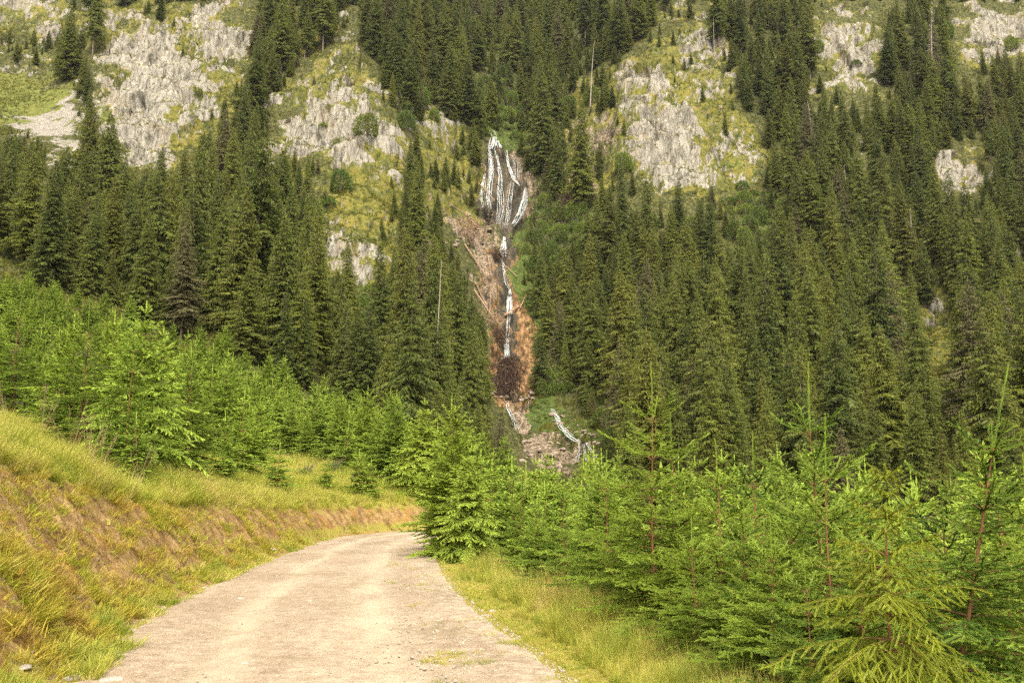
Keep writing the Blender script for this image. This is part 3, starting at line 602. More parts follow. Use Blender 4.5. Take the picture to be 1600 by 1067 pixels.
def twigs_young(seed, H, Rb, lush=0.0, whorl=0.34, top_sparse=True, leader=0.55, lean=(0, 0), sub=True, dens=1.0):
    """young spruce skeleton: trunk polyline, limbs, twig segments (A, B, width factor, tip value)"""
    g = np.random.default_rng(seed); zz = np.linspace(0, H, 12)
    ax_ = np.stack([lean[0] * zz + .02 * np.sin(zz * 2 + seed), lean[1] * zz + .02 * np.cos(zz * 1.7 + seed), zz], 1)
    def axis(z): return np.array([np.interp(z, zz, ax_[:, 0]), np.interp(z, zz, ax_[:, 1]), z])
    A = []; B = []; Wf = []; Tp = []; limbs = []
    def seg(a, b, wf, tp): A.append(a); B.append(b); Wf.append(wf); Tp.append(tp)
    zs = []; z = H - leader
    k = 0
    while z > 0.06:
        zs.append((z, True)); nx = whorl * g.uniform(.8, 1.15) * (1.15 if k < 2 else 1.0)
        for m_ in range(1 if k < 2 else 4): zs.append((z - nx * g.uniform(.15, .85), False))
        z -= nx; k += 1
    [seg(axis(H - leader * (1 - q_ / 5)), axis(H - leader * (1 - (q_ + 1) / 5)), 1.15 - .08 * q_, .95) for q_ in range(5)]
    for z, main in zs:
        if z < .05: continue
        f = z / H; prof = min(1.0, (1 - f) * 1.5 + 0.03) ** .92 * (0.75 + .25 * min(1, f * 4))
        nbr = int(g.integers(5, 7) * dens) if main else int(g.integers(2, 5) * dens); a0 = g.uniform(0, 6.28)
        for b in range(nbr):
            az = a0 + b * 6.283 / nbr + g.normal(0, .22); L = Rb * prof * g.uniform(.72, 1.12) * (1 if main else g.uniform(.45, .85))
            L = max(L, .16 * g.uniform(.8, 1.2)); el = np.interp(f, [0, .35, .7, 1], [-.05, .12, .55, .95]) + g.normal(0, .1) - lush * .25
            n = max(3, int(L / .085)); t = np.linspace(0, 1, n + 1)
            up0 = math.tan(min(el, 1.1)); cl = 1 / math.sqrt(1 + up0 * up0)
            sag = -(0.30 + lush * .45) * (1 - f) * L * t ** 2 + 0.20 * L * np.maximum(t - .55, 0) * (1.2 - lush)
            r_ = L * t * cl; ca, sa = math.cos(az + 0), math.sin(az); wig = g.normal(0, .012, (n + 1, 3)) * t[:, None]
            P = axis(z) + np.stack([r_ * ca, r_ * sa, L * t * up0 * cl + sag], 1) + wig
            limbs.append(P)
            newg = f > .82
            for i in range(n):
                tp = .15 + .75 * max(0, (i + 1) / n - .55) / .45
                if i / n > .12 or newg: seg(P[i], P[i + 1], 1.0, tp if not newg else .75)
            D = np.diff(P, axis=0); D /= np.linalg.norm(D, axis=1)[:, None] + 1e-9; Sd, Up = frame_of(D)
            if newg and L < .35 and top_sparse: continue
            for i in range(1 if not lush else 0, n):
                ti = i / n
                if ti < .15 and g.random() < .6: continue
                for sg in (-1, 1):
                    if g.random() < .12: continue
                    ln = (.40 * L * (1.02 - ti) ** .9 + .035) * g.uniform(.6, 1.15); ln = min(ln, .42)
                    an = g.uniform(.75, 1.05); d = D[i] * math.cos(an) + sg * Sd[i] * math.sin(an) + Up[i] * g.normal(0, .14); d[2] -= lush * g.uniform(.25, .9) + .08; d /= np.linalg.norm(d)
                    a = P[i] + D[i] * g.uniform(0, .05); m_ = max(1, int(ln / .11)); prev = a; dd = d.copy()
                    for q in range(m_):
                        dd = dd + g.normal(0, .07, 3); dd[2] -= lush * .12 - .02; dd /= np.linalg.norm(dd)
                        nx = prev + dd * ln / m_; seg(prev, nx, .92, .25 + .7 * (q + 1) / m_ * (.5 + .5 * ti))
                        if sub and ln > .15 and q < m_:
                            sd2, u2 = frame_of(dd)
                            for s3 in (-1, 1):
                                if g.random() < .15: continue
                                l3 = ln * .42 * (1 - .5 * q / m_) * g.uniform(.6, 1.1); d3 = dd * .68 + s3 * sd2 * .7 + u2 * g.normal(0, .15); d3[2] -= lush * g.uniform(.1, .7); d3 /= np.linalg.norm(d3)
                                seg(prev, prev + d3 * l3, .85, .5 + .45 * g.random())
                        prev = nx
    return ax_, limbs, np.array(A), np.array(B), np.array(Wf), np.array(Tp)
def young_wood(ax_, limbs, H, thick=1.0):
    g = Geo(); ax_ = ax_[:-2]; n = len(ax_); zf = np.linspace(0, .82, n)
    g.tube(ax_, np.interp(zf, [0, .75, 1], [.010 * H / 2.2 + .008, .0065, .003]) * thick, 7, a=np.repeat(0.6, 7 * n) if False else .55)
    for P in limbs:
        L = np.linalg.norm(P[-1] - P[0]); q = P[:: max(1, len(P) // 4)]; g.tube(q, np.linspace(.003 + .0035 * L, .0015, len(q)) * thick, 3, a=.1, cap=False)
    return g.mesh('young_trunk', M_ybark, True)
def young_crown_blades(A, B, Wf, Tp, seed, mat, wid=.030, mn=.0):
    """every twig as two crossed needle fans"""
    g = np.random.default_rng(seed); D = B - A; L = np.linalg.norm(D, axis=1); D /= L[:, None] + 1e-9; n = len(A)
    q = Geo(); s1, u1 = frame_of(D); ph = g.uniform(0, 3.14, n)[:, None]
    a1 = s1 * np.cos(ph) + u1 * np.sin(ph); a2 = -s1 * np.sin(ph) + u1 * np.cos(ph)
    for sd in (a1, a2): q.blades(A - D * .008, D, L * 1.22 + .012, wid * Wf, sd, Tp)
    return q.mesh('young_crown', mat)
def young_crown_needles(A, B, Wf, Tp, seed, mat, per_m=420, nl=.021, nw=.0046):
    g = np.random.default_rng(seed); D = B - A; L = np.linalg.norm(D, axis=1); D = D / (L[:, None] + 1e-9)
    cnt = np.maximum(4, (L * per_m).astype(int)); idx = np.repeat(np.arange(len(A)), cnt); N = len(idx)
    t = g.random(N); s1, u1 = frame_of(D); ph = g.uniform(0, 6.283, N)
    rad = s1[idx] * np.cos(ph)[:, None] + u1[idx] * np.sin(ph)[:, None]
    fw = g.uniform(.45, .95, N)[:, None]; d = D[idx] * fw + rad * (1.15 - .4 * fw); d /= np.linalg.norm(d, axis=1)[:, None]
    P = A[idx] + D[idx] * (t * L[idx])[:, None]; l = nl * g.uniform(.75, 1.15, N)[:, None] * Wf[idx][:, None]
    sv = np.cross(d, rad + g.normal(0, .4, (N, 3))); sv /= np.linalg.norm(sv, axis=1)[:, None] + 1e-9
    V = np.stack([P - sv * nw * .5, P + sv * nw * .5, P + d * l], 1).reshape(-1, 3)
    # the dense needle core along each twig, two crossed strips
    n = len(A); a1 = s1 * .7 + u1 * .7; a2 = s1 * .7 - u1 * .7; w_ = (.0085 * Wf)[:, None]; C4 = []
    for sd in (a1, a2): C4.append(np.stack([A - sd * w_, A + sd * w_, B + sd * w_ * .6], 1)); C4.append(np.stack([A - sd * w_, B + sd * w_ * .6, B - sd * w_ * .6], 1))
    V2 = np.concatenate(C4).reshape(-1, 3); tip = np.concatenate([np.repeat(np.clip(Tp[idx] * (.6 + .4 * t), 0, 1), 3), np.repeat(np.tile(Tp * .6, 4), 3)])
    V = np.concatenate([V, V2]); return mesh_np('young_crown', V, np.arange(len(V)).reshape(-1, 3), mat, {'tip': tip})
YNG = []          # mid-distance young spruces: trunk, crown, height, radius
for k, kw in enumerate([dict(H=3.6, Rb=1.35), dict(H=4.4, Rb=1.5, whorl=.36), dict(H=3.0, Rb=1.2), dict(H=5.2, Rb=1.8, whorl=.4, leader=.65), dict(H=2.2, Rb=.95, whorl=.28), dict(H=4.0, Rb=1.5, lush=.5, leader=.3)]):
    T_ = twigs_young(300 + k, **kw); YNG.append((young_wood(T_[0], T_[1], kw['H'], 1.25), young_crown_blades(*T_[2:], 40 + k, M_young, .046), kw['H'], kw['Rb']))
print('young', [len(x[1].polygons) for x in YNG], round(time.time() - T0, 1))
NEAR = []
for k, kw in enumerate([dict(H=3.2, Rb=1.25, whorl=.34, leader=.65), dict(H=3.7, Rb=1.35, whorl=.36, leader=.75), dict(H=2.7, Rb=1.15, whorl=.3, leader=.6)]):
    T_ = twigs_young(500 + k, **kw); NEAR.append((young_wood(T_[0], T_[1], kw['H']), young_crown_needles(*T_[2:], 50 + k, M_young), kw['H'], kw['Rb']))
T_ = twigs_young(520, 2.35, 1.05, lush=1.0, whorl=.26, leader=.12, top_sparse=False, dens=1.15); LUSH = (young_wood(T_[0], T_[1], 2.4), young_crown_needles(*T_[2:], 60, M_lush, 520, .018, .0042), 2.35, 1.05)
T_ = twigs_young(533, 3.6, 1.25, lush=.15, whorl=.36, leader=.72, lean=(.25, .0)); LEAN = (young_wood(T_[0], T_[1], 3.6, 1.25), young_crown_needles(*T_[2:], 61, M_young), 3.6, 1.25)
print('near', [len(x[1].polygons) for x in NEAR], len(LUSH[1].polygons), round(time.time() - T0, 1))

# broad-leaved shrubs, snags
def make_shrub(seed, Rr=1.6, H=2.6, n=1500, mat=None, ls=.16):
    g = np.random.default_rng(seed); q = Geo(); w_ = Geo()
    for i in range(9):
        a = g.uniform(0, 6.28); r = Rr * g.uniform(.3, .8); P = np.array([[0, 0, 0], [r * .4 * math.cos(a), r * .4 * math.sin(a), H * .45], [r * math.cos(a), r * math.sin(a), H * g.uniform(.7, .95)]]); w_.tube(P, [.05, .03, .01], 4, cap=False)
    lob = g.normal(0, 1, (9, 3)); lob /= np.linalg.norm(lob, axis=1)[:, None]; lob[:, 2] = np.abs(lob[:, 2])
    d = g.normal(0, 1, (n, 3)); d /= np.linalg.norm(d, axis=1)[:, None]; d[:, 2] = np.abs(d[:, 2]) * 1.0 - .15
    bump_ = (np.maximum(0, d @ lob.T) ** 6).max(1); r = (.55 + .5 * bump_) * g.uniform(.55, 1.0, n) ** .5
    P = d * r[:, None] * [Rr, Rr, H * .85] + [0, 0, H * .12]
    dd = d + g.normal(0, .7, (n, 3)); dd /= np.linalg.norm(dd, axis=1)[:, None]; s_ = np.cross(dd, g.normal(0, 1, (n, 3))); s_ /= np.linalg.norm(s_, axis=1)[:, None]
    q.blades(P, dd, ls * g.uniform(.8, 1.7, n), ls * .75, s_, np.clip(.1 + .5 * (r - .5) + g.normal(0, .15, n), 0, 1))
    return w_.mesh('shrub_stem', M_bark, True), q.mesh('shrub_foliage', mat or M_leaf), join(w_, q, 'shrub_full', [M_bark, mat or M_leaf])
SHR = [make_shrub(700 + k, Rr, H, n) for k, (Rr, H, n) in enumerate([(1.7, 2.4, 1500), (2.2, 3.6, 2200), (1.3, 1.8, 1000), (2.0, 5.0, 2600)])]
def make_snag(seed, H=16, twig=True, needles=0.0):
    g = np.random.default_rng(seed); t = Geo(); q = Geo(); zz = np.linspace(0, H, 10)
    P = np.stack([.1 * np.sin(zz / 4 + seed), .1 * np.cos(zz / 5), zz], 1); P[:, :2] -= P[0, :2]
    t.tube(P, np.interp(zz, [0, H], [.24, .05]), 7)
    if twig:
        for z in np.arange(H * .3, H * .98, .33):
            for b in range(3):
                a = g.uniform(0, 6.28); L = g.uniform(.3, 1.0) * (1.9 * (1 - z / H) + .35); e = np.array([math.cos(a), math.sin(a), -.25 - g.random() * .4])
                p0 = np.array([0, 0, z]); q.tube([p0, p0 + e * L * .5, p0 + e * L + [0, 0, -.1 * L]], [.04, .028, .012], 3, cap=False)
                for m_ in range(4):
                    pp = p0 + e * L * g.uniform(.3, 1); ee = e + g.normal(0, .6, 3); q.tube([pp, pp + ee * .35 * L], [.02, .008], 3, cap=False)
    else:
        for z in g.uniform(H * .4, H, 14):
            a = g.uniform(0, 6.28); e = np.array([math.cos(a), math.sin(a), -.2]); p0 = np.array([0, 0, z]); q.tube([p0, p0 + e * g.uniform(.3, 1.1)], [.03, .01], 3, cap=False)
    return t.mesh('snag_trunk', M_dead, True), q.mesh('snag_branches', M_dead), H
SNAG = [make_snag(801, 16), make_snag(802, 13), make_snag(803, 20, False), make_snag(804, 18, False)]

def make_thing(kind, parts, loc, rz=0.0, sc=1.0, tilt=(0, 0), label=None, cat=None, group=None):
    e = add(kind, None, None, loc, (tilt[0], tilt[1], rz), sc)
    for pn, me in parts: add(pn, me, e)
    return tag(e, label, cat, group)

# ------------------------------------------------------------------ the forest on the slopes
def clear_at(px, py):
    return mask('rock', px, py), mask('moss', px, py), mask('open', px, py), mask('scree', px, py) + mask('meadow', px, py), mask('lush', px, py)
cand = []
g = np.random.default_rng(11); SP = 5.1
yy = 82.0
while yy < 600:
    step = SP * (1 if yy < 330 else 1.5); half = 0.80 * yy
    xs = np.arange(-half, half, step) + g.uniform(-.45, .45, int(np.ceil(2 * half / step))) * step
    ys = yy + g.uniform(-.45, .45, len(xs)) * step
    cand += list(zip(xs, ys)); yy += step
cand = np.array(cand); cz = zat(cand[:, 0], cand[:, 1]); n = len(cand)
ci = g.integers(0, 8, n); cs = g.uniform(.55, 1.32, n) * np.where(g.random(n) < .22, .6, 1.0)
tz = fbm(cand[:, 0] / 30, cand[:, 1] / 30, 0, 2, 91); cs = cs * (1 + .25 * tz)
base = np.stack([cand[:, 0], cand[:, 1], cz - .3], 1); bpx, brow = project(base)
Hh = np.array([SPR[i][2] for i in ci]) * cs; Rr_ = np.array([SPR[i][3] for i in ci]) * cs
# undergrowth: small spruces between and on the crags
m2 = 5200; y2 = 95 + 300 * g.random(m2) ** .8; x2 = g.uniform(-.58, .58, m2) * y2; x2[:2200] = g.uniform(-.13, .12, 2200) * y2[:2200]
c2_ = np.stack([x2, y2], 1); b2 = np.stack([x2, y2, zat(x2, y2) - .1], 1); s2_ = g.uniform(.14, .42, m2); i2 = g.choice([4, 6, 0, 2], m2)
cand = np.concatenate([cand, c2_]); base = np.concatenate([base, b2]); cs = np.concatenate([cs, s2_]); ci = np.concatenate([ci, i2]); cz = np.concatenate([cz, b2[:, 2]]); n = len(base); bpx, brow = project(base)
Hh = np.array([SPR[i][2] for i in ci]) * cs; Rr_ = np.array([SPR[i][3] for i in ci]) * cs
near_ = np.clip(cand[:, 1] / 150, .6, 1); cs = cs * near_; Hh = Hh * near_; Rr_ = Rr_ * near_
keep = np.ones(n, bool)
rk_b, ms_b, op_b, sc_b, lu_b = clear_at(bpx, brow)
for f_, tol in ((0, 1), (.15, 1), (.35, 1), (.55, 1), (.75, .9), (.92, .8)):
    qx, qy = project(base + np.stack([np.zeros(n), np.zeros(n), f_ * Hh], 1)); r_, m_, o_, s_, l_ = clear_at(qx, qy)
    if f_ == 0: pr = np.clip(r_ * 1.0 + m_ * .86 + l_ * .85, 0, 1)
    else: pr = np.clip(r_ * .97 + m_ * .38 + l_ * .3, 0, 1) * tol
    keep &= g.random(n) > pr * np.where(cs < .43, np.where(r_ > .5, .8, .45), np.where(cs < .62, .75, 1.0))
    keep &= ~((o_ > .35)); keep &= ~(s_ > .4)
# left of the valley the mature stand starts farther off, on the right it comes down to the stream
front = np.interp(bpx, [0, 300, 480, 560, 640, 700, 780, 900, 1600], [135, 128, 118, 112, 100, 88, 90, 96, 92])
keep &= cand[:, 1] > front
keep &= ~((bpx > 752) & (bpx < 955) & (cand[:, 1] < 195) & (project(base + np.stack([0 * cz, 0 * cz, Hh], 1))[1] < 640))   # view of the foot of the falls
base, ci, cs, Hh, Rr_ = base[keep], ci[keep], cs[keep], Hh[keep], Rr_[keep]; n = len(base)
# a few trees that stand out, at their own places: (base px, base row, height in rows, crown kind)
HERO = [(488, 585, 232, 3, 'tall olive spruce with a bare lower trunk behind the young spruces left of the road'),
        (75, 455, 215, 0, 'broad dark spruce at the left edge of the photo, right above the young spruces'),
        (225, 500, 175, 5, 'yellow green spruce in front of the darker trunks on the left hillside'),
        (395, 545, 150, 4, 'short bright green spruce with a pointed top between the dark spruces on the left hillside'),
        (335, 520, 215, 5, 'dense dark spruce with heavy drooping branches on the left hillside'),
        (600, 575, 200, 1, 'narrow dark spruce just right of the green gap on the left slope'),
        (542, 520, 150, 1, 'slim dark spruce at the foot of the mossy crag left of the falls'),
        (735, 690, 205, 1, 'shaggy dark spruce directly left of the lower waterfall channel'),
        (705, 620, 200, 3, 'thin spruce left of the shaggy one beside the waterfall channel'),
        (785, 735, 95, 6, 'small dark spruce in front of the foot of the waterfall'),
        (1090, 720, 150, 6, 'pale green cone shaped spruce above the young trees right of the falls'),
        (1060, 640, 220, 5, 'yellowish spruce halfway up the slope right of the falls'),
        (1290, 700, 190, 5, 'olive spruce low on the right hand slope behind the orange stemmed sapling'),
        (1390, 740, 235, 2, 'large dark olive spruce low on the right slope behind the nearest saplings'),
        (1445, 480, 100, 6, 'short yellow green spruce beside the grey dead tree on the right slope'),
        (905, 330, 180, 0, 'big dark spruce leaning over the right side of the upper falls'),
        (850, 275, 190, 5, 'tall spruce to the right of the top of the falls'),
        (745, 215, 110, 4, 'dark spruce right beside the lip of the waterfall on the left'),
        (1180, 700, 200, 5, 'full olive spruce in the middle of the right slope above the saplings'),
        (965, 700, 170, 4, 'bluish dark spruce standing right of the lower stream')]
hb = []
for (hx, hy, hr, hk, hl) in HERO:
    p = hit(hx, hy, 90); d_ = p[1] * cP + (p[2] - EYE) * sP; hh = hr / FPX * d_ / cP; hb.append((p, hk, hh / SPR[hk][2], hh, hl))
HB = np.array([h[0] for h in hb]); base = np.concatenate([HB - [0, 0, .3], base]); ci = np.concatenate([[h[1] for h in hb], ci]); cs = np.concatenate([[h[2] for h in hb], cs])
Hh = np.concatenate([[h[3] for h in hb], Hh]); Rr_ = np.concatenate([[SPR[h[1]][3] * h[2] for h in hb], Rr_]); n = len(base)
dmin = np.full(n, 1e9)
for k in range(len(hb)): dmin[len(hb):] = np.minimum(dmin[len(hb):], np.hypot(base[len(hb):, 0] - HB[k, 0], base[len(hb):, 1] - HB[k, 1]))
ok = dmin > 3.0
hpx, hpy = project(HB)
for k in range(len(hb)):                  # nothing grows right in front of them
    dd_ = (base[:, 1] < HB[k, 1]) & (np.abs(project(base)[0] - hpx[k]) < 14) & (project(base + np.stack([np.zeros(n), np.zeros(n), Hh], 1))[1] < hpy[k] - 70) & (project(base)[1] > hpy[k] - 30)
    dd_[:len(hb)] = False; ok &= ~dd_
base, ci, cs, Hh, Rr_ = base[ok], ci[ok], cs[ok], Hh[ok], Rr_[ok]; n = len(base)

# young spruces: placed by hand beside the road, scattered behind
RIGHT_NEAR = [ # px of stem, row of the leader tip, Y distance, kit, label
 (1018, 562, 11.6, 1, 'tall young spruce with a long pale leader, standing above its neighbours right of the verge'),
 (1052, 640, 12.4, 0, 'young spruce with a forked looking top close behind the tallest sapling by the verge'),
 (1122, 682, 11.0, 0, 'dense young spruce whose orange stem shows down to the dark shade right of the verge'),
 (1182, 668, 11.8, 2, 'slender young spruce with a straight orange brown stem right of the dark shaded gap'),
 (1270, 560, 9.3, 1, 'young spruce with a long red brown stem and sparse whorls at its top'),
 (1292, 640, 8.3, 0, 'young spruce with a bright orange stem just right of the taller red stemmed one'),
 (1560, 655, 8.2, 0, 'young spruce near the right edge behind the leaning stem'),
 (1478, 730, 8.8, 2, 'small young spruce between the drooping spruce and the leaning one'),
 (1232, 760, 8.6, 2, 'low young spruce left of the orange stemmed sapling'),
 (950, 700, 14.2, 2, 'young spruce behind the weeds of the right hand verge'),
 (882, 735, 16.0, 0, 'young spruce with wide lower branches over the middle of the verge'),
 (815, 740, 21.0, 1, 'young spruce on the far verge, just right of the dense bush at the bend'),
 (1345, 760, 7.6, 2, 'young spruce behind the left shoulder of the drooping spruce'),
 (1610, 700, 6.6, 0, 'young spruce cut off by the right edge of the photo'),
 (1165, 760, 9.6, 2, 'short young spruce at the foot of the slender orange stemmed sapling'),
 (1205, 800, 8.1, 2, 'low young spruce touching the verge grass left of the drooping spruce'),
 (1262, 850, 7.2, 2, 'lowest young spruce in front of the orange stemmed sapling'),
 (1085, 800, 9.9, 2, 'low dark young spruce at the verge between the tallest sapling and the slender one'),
 (1660, 640, 9.0, 1, 'young spruce just outside the right edge')]
YT = []    # x, y, zbase, kitset, kit, scale, rz, tilt, label, group
def add_young(px, row, Y, kit, kind, label, group=None, tilt=(0, 0)):
    K = {'near': NEAR, 'mid': YNG, 'lush': [LUSH], 'lean': [LEAN]}[kind][kit]
    x = ucol(px, row + 120) * Y; zt = EYE + Y * float(tn_of_row(row)); zb = float(zat(x, Y)); h = zt - zb
    YT.append([x, Y, zb - .03, kind, kit, h / K[2], g.uniform(0, 6.28), tilt, label, group, h, K[3] * h / K[2]])
for (a, b, c, d, l) in RIGHT_NEAR: add_young(a, b, c, d, 'near', l)
add_young(1385, 715, 5.6, 0, 'lush', 'drooping yellow green spruce with thick fresh needles, nearest to the camera')
add_young(1520, 560, 6.4, 0, 'lean', 'leaning young spruce with a thick orange stem near the right edge', tilt=(0, 0)); YT[-1][6] = 0.0; YT[-1][0] = ucol(1425, 1020) * 6.4
add_young(706, 615, 26.0, 3, 'mid', 'tall bushy spruce closing the right side of the road at the bend', None); YT[-1][5] *= 1.0
add_young(735, 690, 24.0, 5, 'mid', 'dense dark sapling pressed against the tall bushy spruce at the bend')
add_young(690, 700, 29.0, 1, 'mid', 'young spruce half hidden behind the tall bushy spruce at the road bend')
def far_enough(x, y, d): return all((x - t[0]) ** 2 + (y - t[1]) ** 2 > d * d for t in YT)
# right hand thicket
def young_fits(x, y, d): 
    a = np.array([(q[0], q[1]) for q in YT[-700:]]); return np.min(np.hypot(a[:, 0] - x, a[:, 1] - y)) > d
cnt = 0
for tries in range(9000):
    if cnt >= 330: break
    Y = 8.2 + 62 * g.random() ** 1.2; x = g.uniform(-3, .66 * Y + 2); dl_, dr_, ins_, a__, b__ = road_side(np.array([x]), np.array([Y]))
    if dr_[0] < np.interp(Y, [8, 20, 26, 60], [1.6, 1.5, 1.0, 1.1]): continue
    px, _ = project(np.array([x, Y, 0])); px = float(px)
    if not young_fits(x, Y, .95 + .018 * Y): continue
    row = np.interp(px, [690, 760, 850, 900, 1000, 1300, 1600, 1900], [740, 722, 725, 720, 720, 722, 715, 705]) + (g.uniform(-30, 70) if Y > 16 else g.uniform(10, 150))
    zt = EYE + Y * float(tn_of_row(row)); zb = float(zat(x, Y)); h = zt - zb
    if h < .9: continue
    h = min(h, 6.5)
    kind, kit = ('near', int(g.integers(0, 3))) if Y < 15 else ('mid', int(g.integers(0, 6)))
    K = (NEAR if kind == 'near' else YNG)[kit]; sc_ = np.clip(h / K[2], .4, 1.7)
    YT.append([x, Y, zb - .03, kind, kit, sc_, g.uniform(0, 6.28), (0, 0), None, 'R', K[2] * sc_, K[3] * sc_]); cnt += 1
# left hillside: stem column, leader row, foot row
LEFT_HAND = [(195, 500, 748, 1, 'near', 'young spruce with a reddish stem at the crest of the grassy bank on the left'), (288, 545, 752, 0, 'near', 'young spruce right of the reddish stemmed one on the bank crest'),
 (122, 470, 715, 1, 'near', 'young spruce with a tall pale leader near the left edge'), (16, 460, 655, 0, 'near', 'young spruce with a red brown leader at the very left edge'),
 (205, 640, 762, 4, 'mid', 'low bushy young spruce over the top of the bank'), (345, 640, 757, 2, 'mid', 'bushy young spruce above the middle of the bank'),
 (432, 690, 775, 4, 'mid', 'small pale spruce on the grass strip over the cut bank'), (560, 700, 775, 4, 'mid', 'small round young spruce alone on the grass above the bend'),
 (577, 715, 780, 4, 'mid', 'tiny young spruce beside the red brown bush'), (640, 650, 778, 3, 'mid', 'bright green young spruce above the road bend'), (660, 620, 785, 5, 'mid', 'tall young spruce at the end of the grass strip by the bend'),
 (508, 715, 768, 4, 'mid', 'smallest spruce seedling on the grass slope above the bend'), (530, 610, 735, 3, 'mid', 'dark young spruce behind the grass strip'), (400, 620, 735, 1, 'mid', 'tall young spruce at the upper end of the grass strip')]
for (px, top, bot, kit, kind, lab) in LEFT_HAND:
    K = (NEAR if kind == 'near' else YNG)[kit]; q = hit(px, bot, 8); h = EYE + q[1] * float(tn_of_row(top)) - q[2]
    YT.append([q[0], q[1], q[2] - .03, kind, kit, h / K[2], g.uniform(0, 6.28), (0, 0), lab, None, h, K[3] * h / K[2]])
cl_ = 0; NH = len(YT)
for tries in range(16000):
    if cl_ >= 620: break
    Y = 11 + 112 * g.random() ** .9; x = g.uniform(-.64 * Y - 1, .0 * Y); dl_, dr_, ins_, a__, b__ = road_side(np.array([x]), np.array([Y]))
    if Y < 75 and dl_[0] < 2.0: continue
    zb = float(zat(x, Y)); px, py = [float(v) for v in project(np.array([x, Y, zb]))]
    if py > np.interp(px, [-100, 0, 60, 110, 150, 200, 300, 385, 400, 470, 560, 640, 690, 760], [600, 640, 655, 700, 735, 757, 757, 748, 695, 715, 750, 775, 800, 812]): continue
    if not young_fits(x, Y, 1.25 + .014 * Y): continue
    top = np.interp(px, [-100, 0, 100, 250, 400, 500, 600, 700, 760], [440, 450, 455, 500, 545, 580, 615, 640, 690]) - 15 + g.uniform(-22, 34)
    hmax = EYE + Y * float(tn_of_row(top)) - zb; h = min(1.5 + 4.4 * g.random() ** 1.2 if Y > 16 else g.uniform(1.6, 3.4), hmax)
    if h < .9: continue
    kit = int(g.integers(0, 6)); K = YNG[kit]; sc_ = h / K[2]
    if sc_ > 1.6: kit = 3; K = YNG[3]; sc_ = h / K[2]
    YT.append([x, Y, zb - .03, 'mid', kit, sc_, g.uniform(0, 6.28), (0, 0), None, 'L', h, K[3] * sc_]); cl_ += 1
print('counts: forest', n, 'right', cnt, 'left', cl_)

# visibility at low resolution, nearest first
VW, VH = 800, 534
occ = -np.ones((VH, VW), np.int32)
for i_, (r_a) in enumerate(range(0)): pass
yb = np.array([[t[0], t[1], t[2]] for t in YT]); allb = np.concatenate([yb, base]); allh = np.concatenate([[t[10] for t in YT], Hh]); allr = np.concatenate([[t[11] for t in YT], Rr_])
bx, by = project(allb); tx_, ty_ = project(allb + np.stack([0 * allh, 0 * allh, allh], 1)); dist = allb[:, 1]
rpx = allr / dist * FPX
# ground in front hides bases: row of the nearest visible terrain line
order = np.argsort(dist); vis = np.zeros(len(allb), int)
for i in order:
    y0, y1 = int(max(0, ty_[i] / 2)), int(min(VH - 1, by[i] / 2))
    for r in range(y0, y1 + 1, 1):
        f_ = np.clip((r * 2 - ty_[i]) / (by[i] - ty_[i] + 1e-6), 0, 1); hw = rpx[i] * .8 * min(1, f_ * 1.15 + .05) / 2; cx = (tx_[i] + (bx[i] - tx_[i]) * f_) / 2
        a, b = int(max(0, cx - hw)), int(min(VW, cx + hw + 1))
        if b <= a: continue
        seg_ = occ[r, a:b]; fr = seg_ < 0; c_ = int(fr.sum())
        if c_: vis[i] += c_; seg_[fr] = i
ny = len(YT); fv = vis[ny:]
inframe = (tx_[ny:] > -30) & (tx_[ny:] < 1630) & (by[ny:] > -5) & (ty_[ny:] < 1070)
drop = inframe & (fv < 3) & (base[:, 1] < 420); drop[:len(hb)] = False
rankv = np.where(inframe, fv, 0); rankv[:len(hb)] = 10 ** 6
top300 = set(np.argsort(-rankv)[:300].tolist())

yv = vis[:ny].copy(); yin = (tx_[:ny] > -60) & (tx_[:ny] < 1660); yv[[i for i in range(ny) if YT[i][8]]] += 10 ** 6
y300 = set(np.argsort(-yv)[:300].tolist()); ydrop = (yv < 3) & (allb[:ny, 1] > 25) & yin

# labels by where a spruce stands (names of the place first, then its look)
def region(px, py):
    if py < 60 and 640 < px < 960: return 'along the skyline above the falls'
    if px < 160: return 'below the scree at the far left' if py < 420 else 'behind the saplings at the far left'
    if px < 420: return ('on top of the grey cliff at the upper left' if py < 130 else 'under the grey cliff on the left' if py < 340 else 'on the lower left hillside')
    if px < 660: return ('above the mossy crag left of the falls' if py < 180 else 'beside the mossy crag left of the falls' if py < 430 else 'at the foot of the mossy crag left of the falls')
    if px < 780: return ('in the ravine above the left side of the falls' if py < 220 else 'on the steep ground just left of the falls' if py < 480 else 'left of the orange stream channel')
    if px < 900: return ('in the ravine above the right side of the falls' if py < 260 else 'just right of the upper falls' if py < 450 else 'just right of the orange stream channel')
    if px < 1140: return ('above the pale crag right of the falls' if py < 170 else 'in front of the pale crag right of the falls' if py < 420 else 'in the middle of the slope right of the falls' if py < 620 else 'at the foot of the slope right of the falls')
    if px < 1380: return ('near the grey rocks at the top of the right slope' if py < 200 else 'high on the right slope below the grey rocks' if py < 400 else 'half way down the right slope' if py < 600 else 'low on the right slope behind the saplings')
    return ('by the pale rocks in the upper right corner' if py < 220 else 'around the small white crag near the right edge' if py < 420 else 'beside the orange mossy crag near the right edge' if py < 640 else 'low at the right edge behind the saplings')
SIZES = ['small', 'middle sized', 'tall']; LOOK = ['broad', 'narrow drooping', 'wide irregular', 'thin crowned', 'short bushy', 'dense', 'small pointed', 'bare stemmed']
used_l = {}
stuff = []
